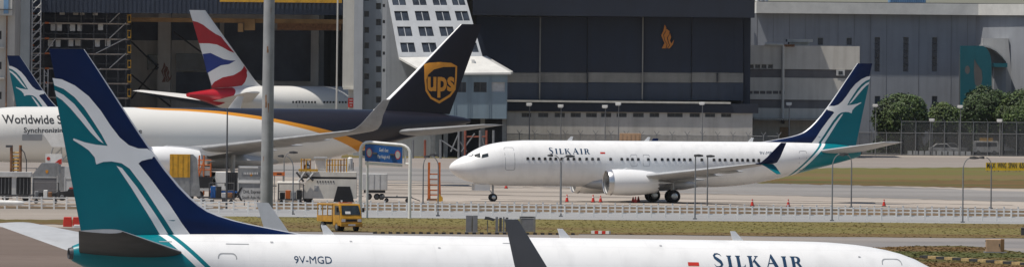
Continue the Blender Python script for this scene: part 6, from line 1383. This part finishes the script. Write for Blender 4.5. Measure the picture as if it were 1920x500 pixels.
# tow tractor and empty dolly among the containers
t = thing('tow_tractor', 134, 375, 'dark tow tractor parked under the pale grey box container', 'tractor'); mb = MB(); mb.prism([(-1.2, 0.3), (1.2, 0.3), (1.25, 0.75), (0.5, 0.85), (0.45, 1.0), (-0.2, 1.0), (-0.3, 0.8), (-1.2, 0.75)], 'y', -1.4, -0.1); bev(mb.build('body', 'black', t), 0.05)
mb = MB(); mb.box(-0.15, -1.1, 1.0, 0.3, -0.5, 1.12); mb.build('seat', 'red_plastic', t); mb = MB(); mb.tube((0.45, -0.8, 1.0), (0.35, -0.8, 1.3), 0.03, n=6); mb.lathe([(0, 0.18), (0.03, 0.18)], (0.35, -0.8, 1.3), 'z', 12); mb.build('steering_wheel', 'dark_metal', t)
for x in (-0.75, 0.75):
    for y in (-1.3, -0.2): wheel_parts(t, x, y, 0.33, 0.24, 1, 'galvanised')
for k_, (px_, lb_) in enumerate(((400, 'empty dark flat dolly in front of the orange steps'), (744, 'empty dark flat dolly right of the luggage trailer'))):
    t = thing('flat_dolly', px_, 379, lb_, 'dolly'); mb = MB(); mb.box(-1.3, 0, 0.38, 1.3, 1.4, 0.5); mb.build('deck', 'dark_metal', t)
    for x in (-1.2, 0, 1.2): mb = MB(); mb.box(x - 0.05, 0.02, 0.503, x + 0.05, 1.38, 0.6); mb.build('roller', 'galvanised', t)
    dolly_wheels(t, [-0.9, 0.9], 0.18, (0.15, 1.2)); mb = MB(); mb.tube((1.3, 0.7, 0.4), (2.0, 0.7, 0.15), 0.04, n=6); mb.build('tow_bar', 'dark_metal', t)
# darker odds and ends between the containers
def parcel_cart(px, py, label, n, m_, seed):
    rnd = random.Random(seed); t = thing('parcel_cart', px, py, label, 'cart'); mb = MB(); mb.box(-1.1, 0, 0.35, 1.1, 1.3, 0.47); mb.build('deck', 'dark_metal', t); dolly_wheels(t, [-0.8, 0.8], 0.17, (0.15, 1.1))
    for x in (-1.05, 1.05):
        for y in (0.06, 1.24): mb = MB(); mb.tube((x, y, 0.473), (x, y, 1.75), 0.035, n=6); mb.build('post', 'dark_metal', t)
    for z in (1.1, 1.72): mb = MB(); mb.tube((-1.02, 1.24, z), (1.02, 1.24, z), 0.03, n=6); mb.build('rail', 'dark_metal', t)
    for i in range(n):
        w_ = 1.9 / n; h_ = rnd.uniform(0.4, 1.0); x = -0.95 + i * w_; mb = MB(); mb.box(x + 0.02, 0.2, 0.475, x + w_ - 0.03, 1.05, 0.475 + h_); bev(mb.build('parcel', m_[i % len(m_)], t), 0.03, 1)
parcel_cart(166, 380, 'dark cart of mixed parcels just left of the near tail fin', 4, ('black', 'rust', 'container_grey', 'blue_sign'), 1)
parcel_cart(415, 381, 'dark cart of mixed parcels in front of the white box trailer', 4, ('blue_sign', 'black', 'container_light', 'rust'), 2)
parcel_cart(545, 383, 'dark cart of mixed parcels in front of the cream loader cab', 4, ('black', 'orange_paint', 'container_grey', 'black'), 3)
parcel_cart(85, 381, 'dark cart of mixed parcels in front of the sloping container', 5, ('container_grey', 'black', 'white_plastic', 'rust', 'black'), 4)
# ------------------------------------------------------------------ hazy air
hm = bpy.data.materials.new('haze'); hm.use_nodes = True; hn = hm.node_tree.nodes; hn.clear(); ho = hn.new('ShaderNodeOutputMaterial'); pv = hn.new('ShaderNodeVolumePrincipled')
pv.inputs['Color'].default_value = (0.86, 0.90, 0.96, 1); pv.inputs['Density'].default_value = 1.0e-5; hm.node_tree.links.new(pv.outputs[0], ho.inputs['Volume']); MATS['haze'] = hm
mb = MB(); mb.box(-7000, -3500, -1.5, 7000, 9500, 45); tag(mb.build('haze', 'haze'), kind='stuff')
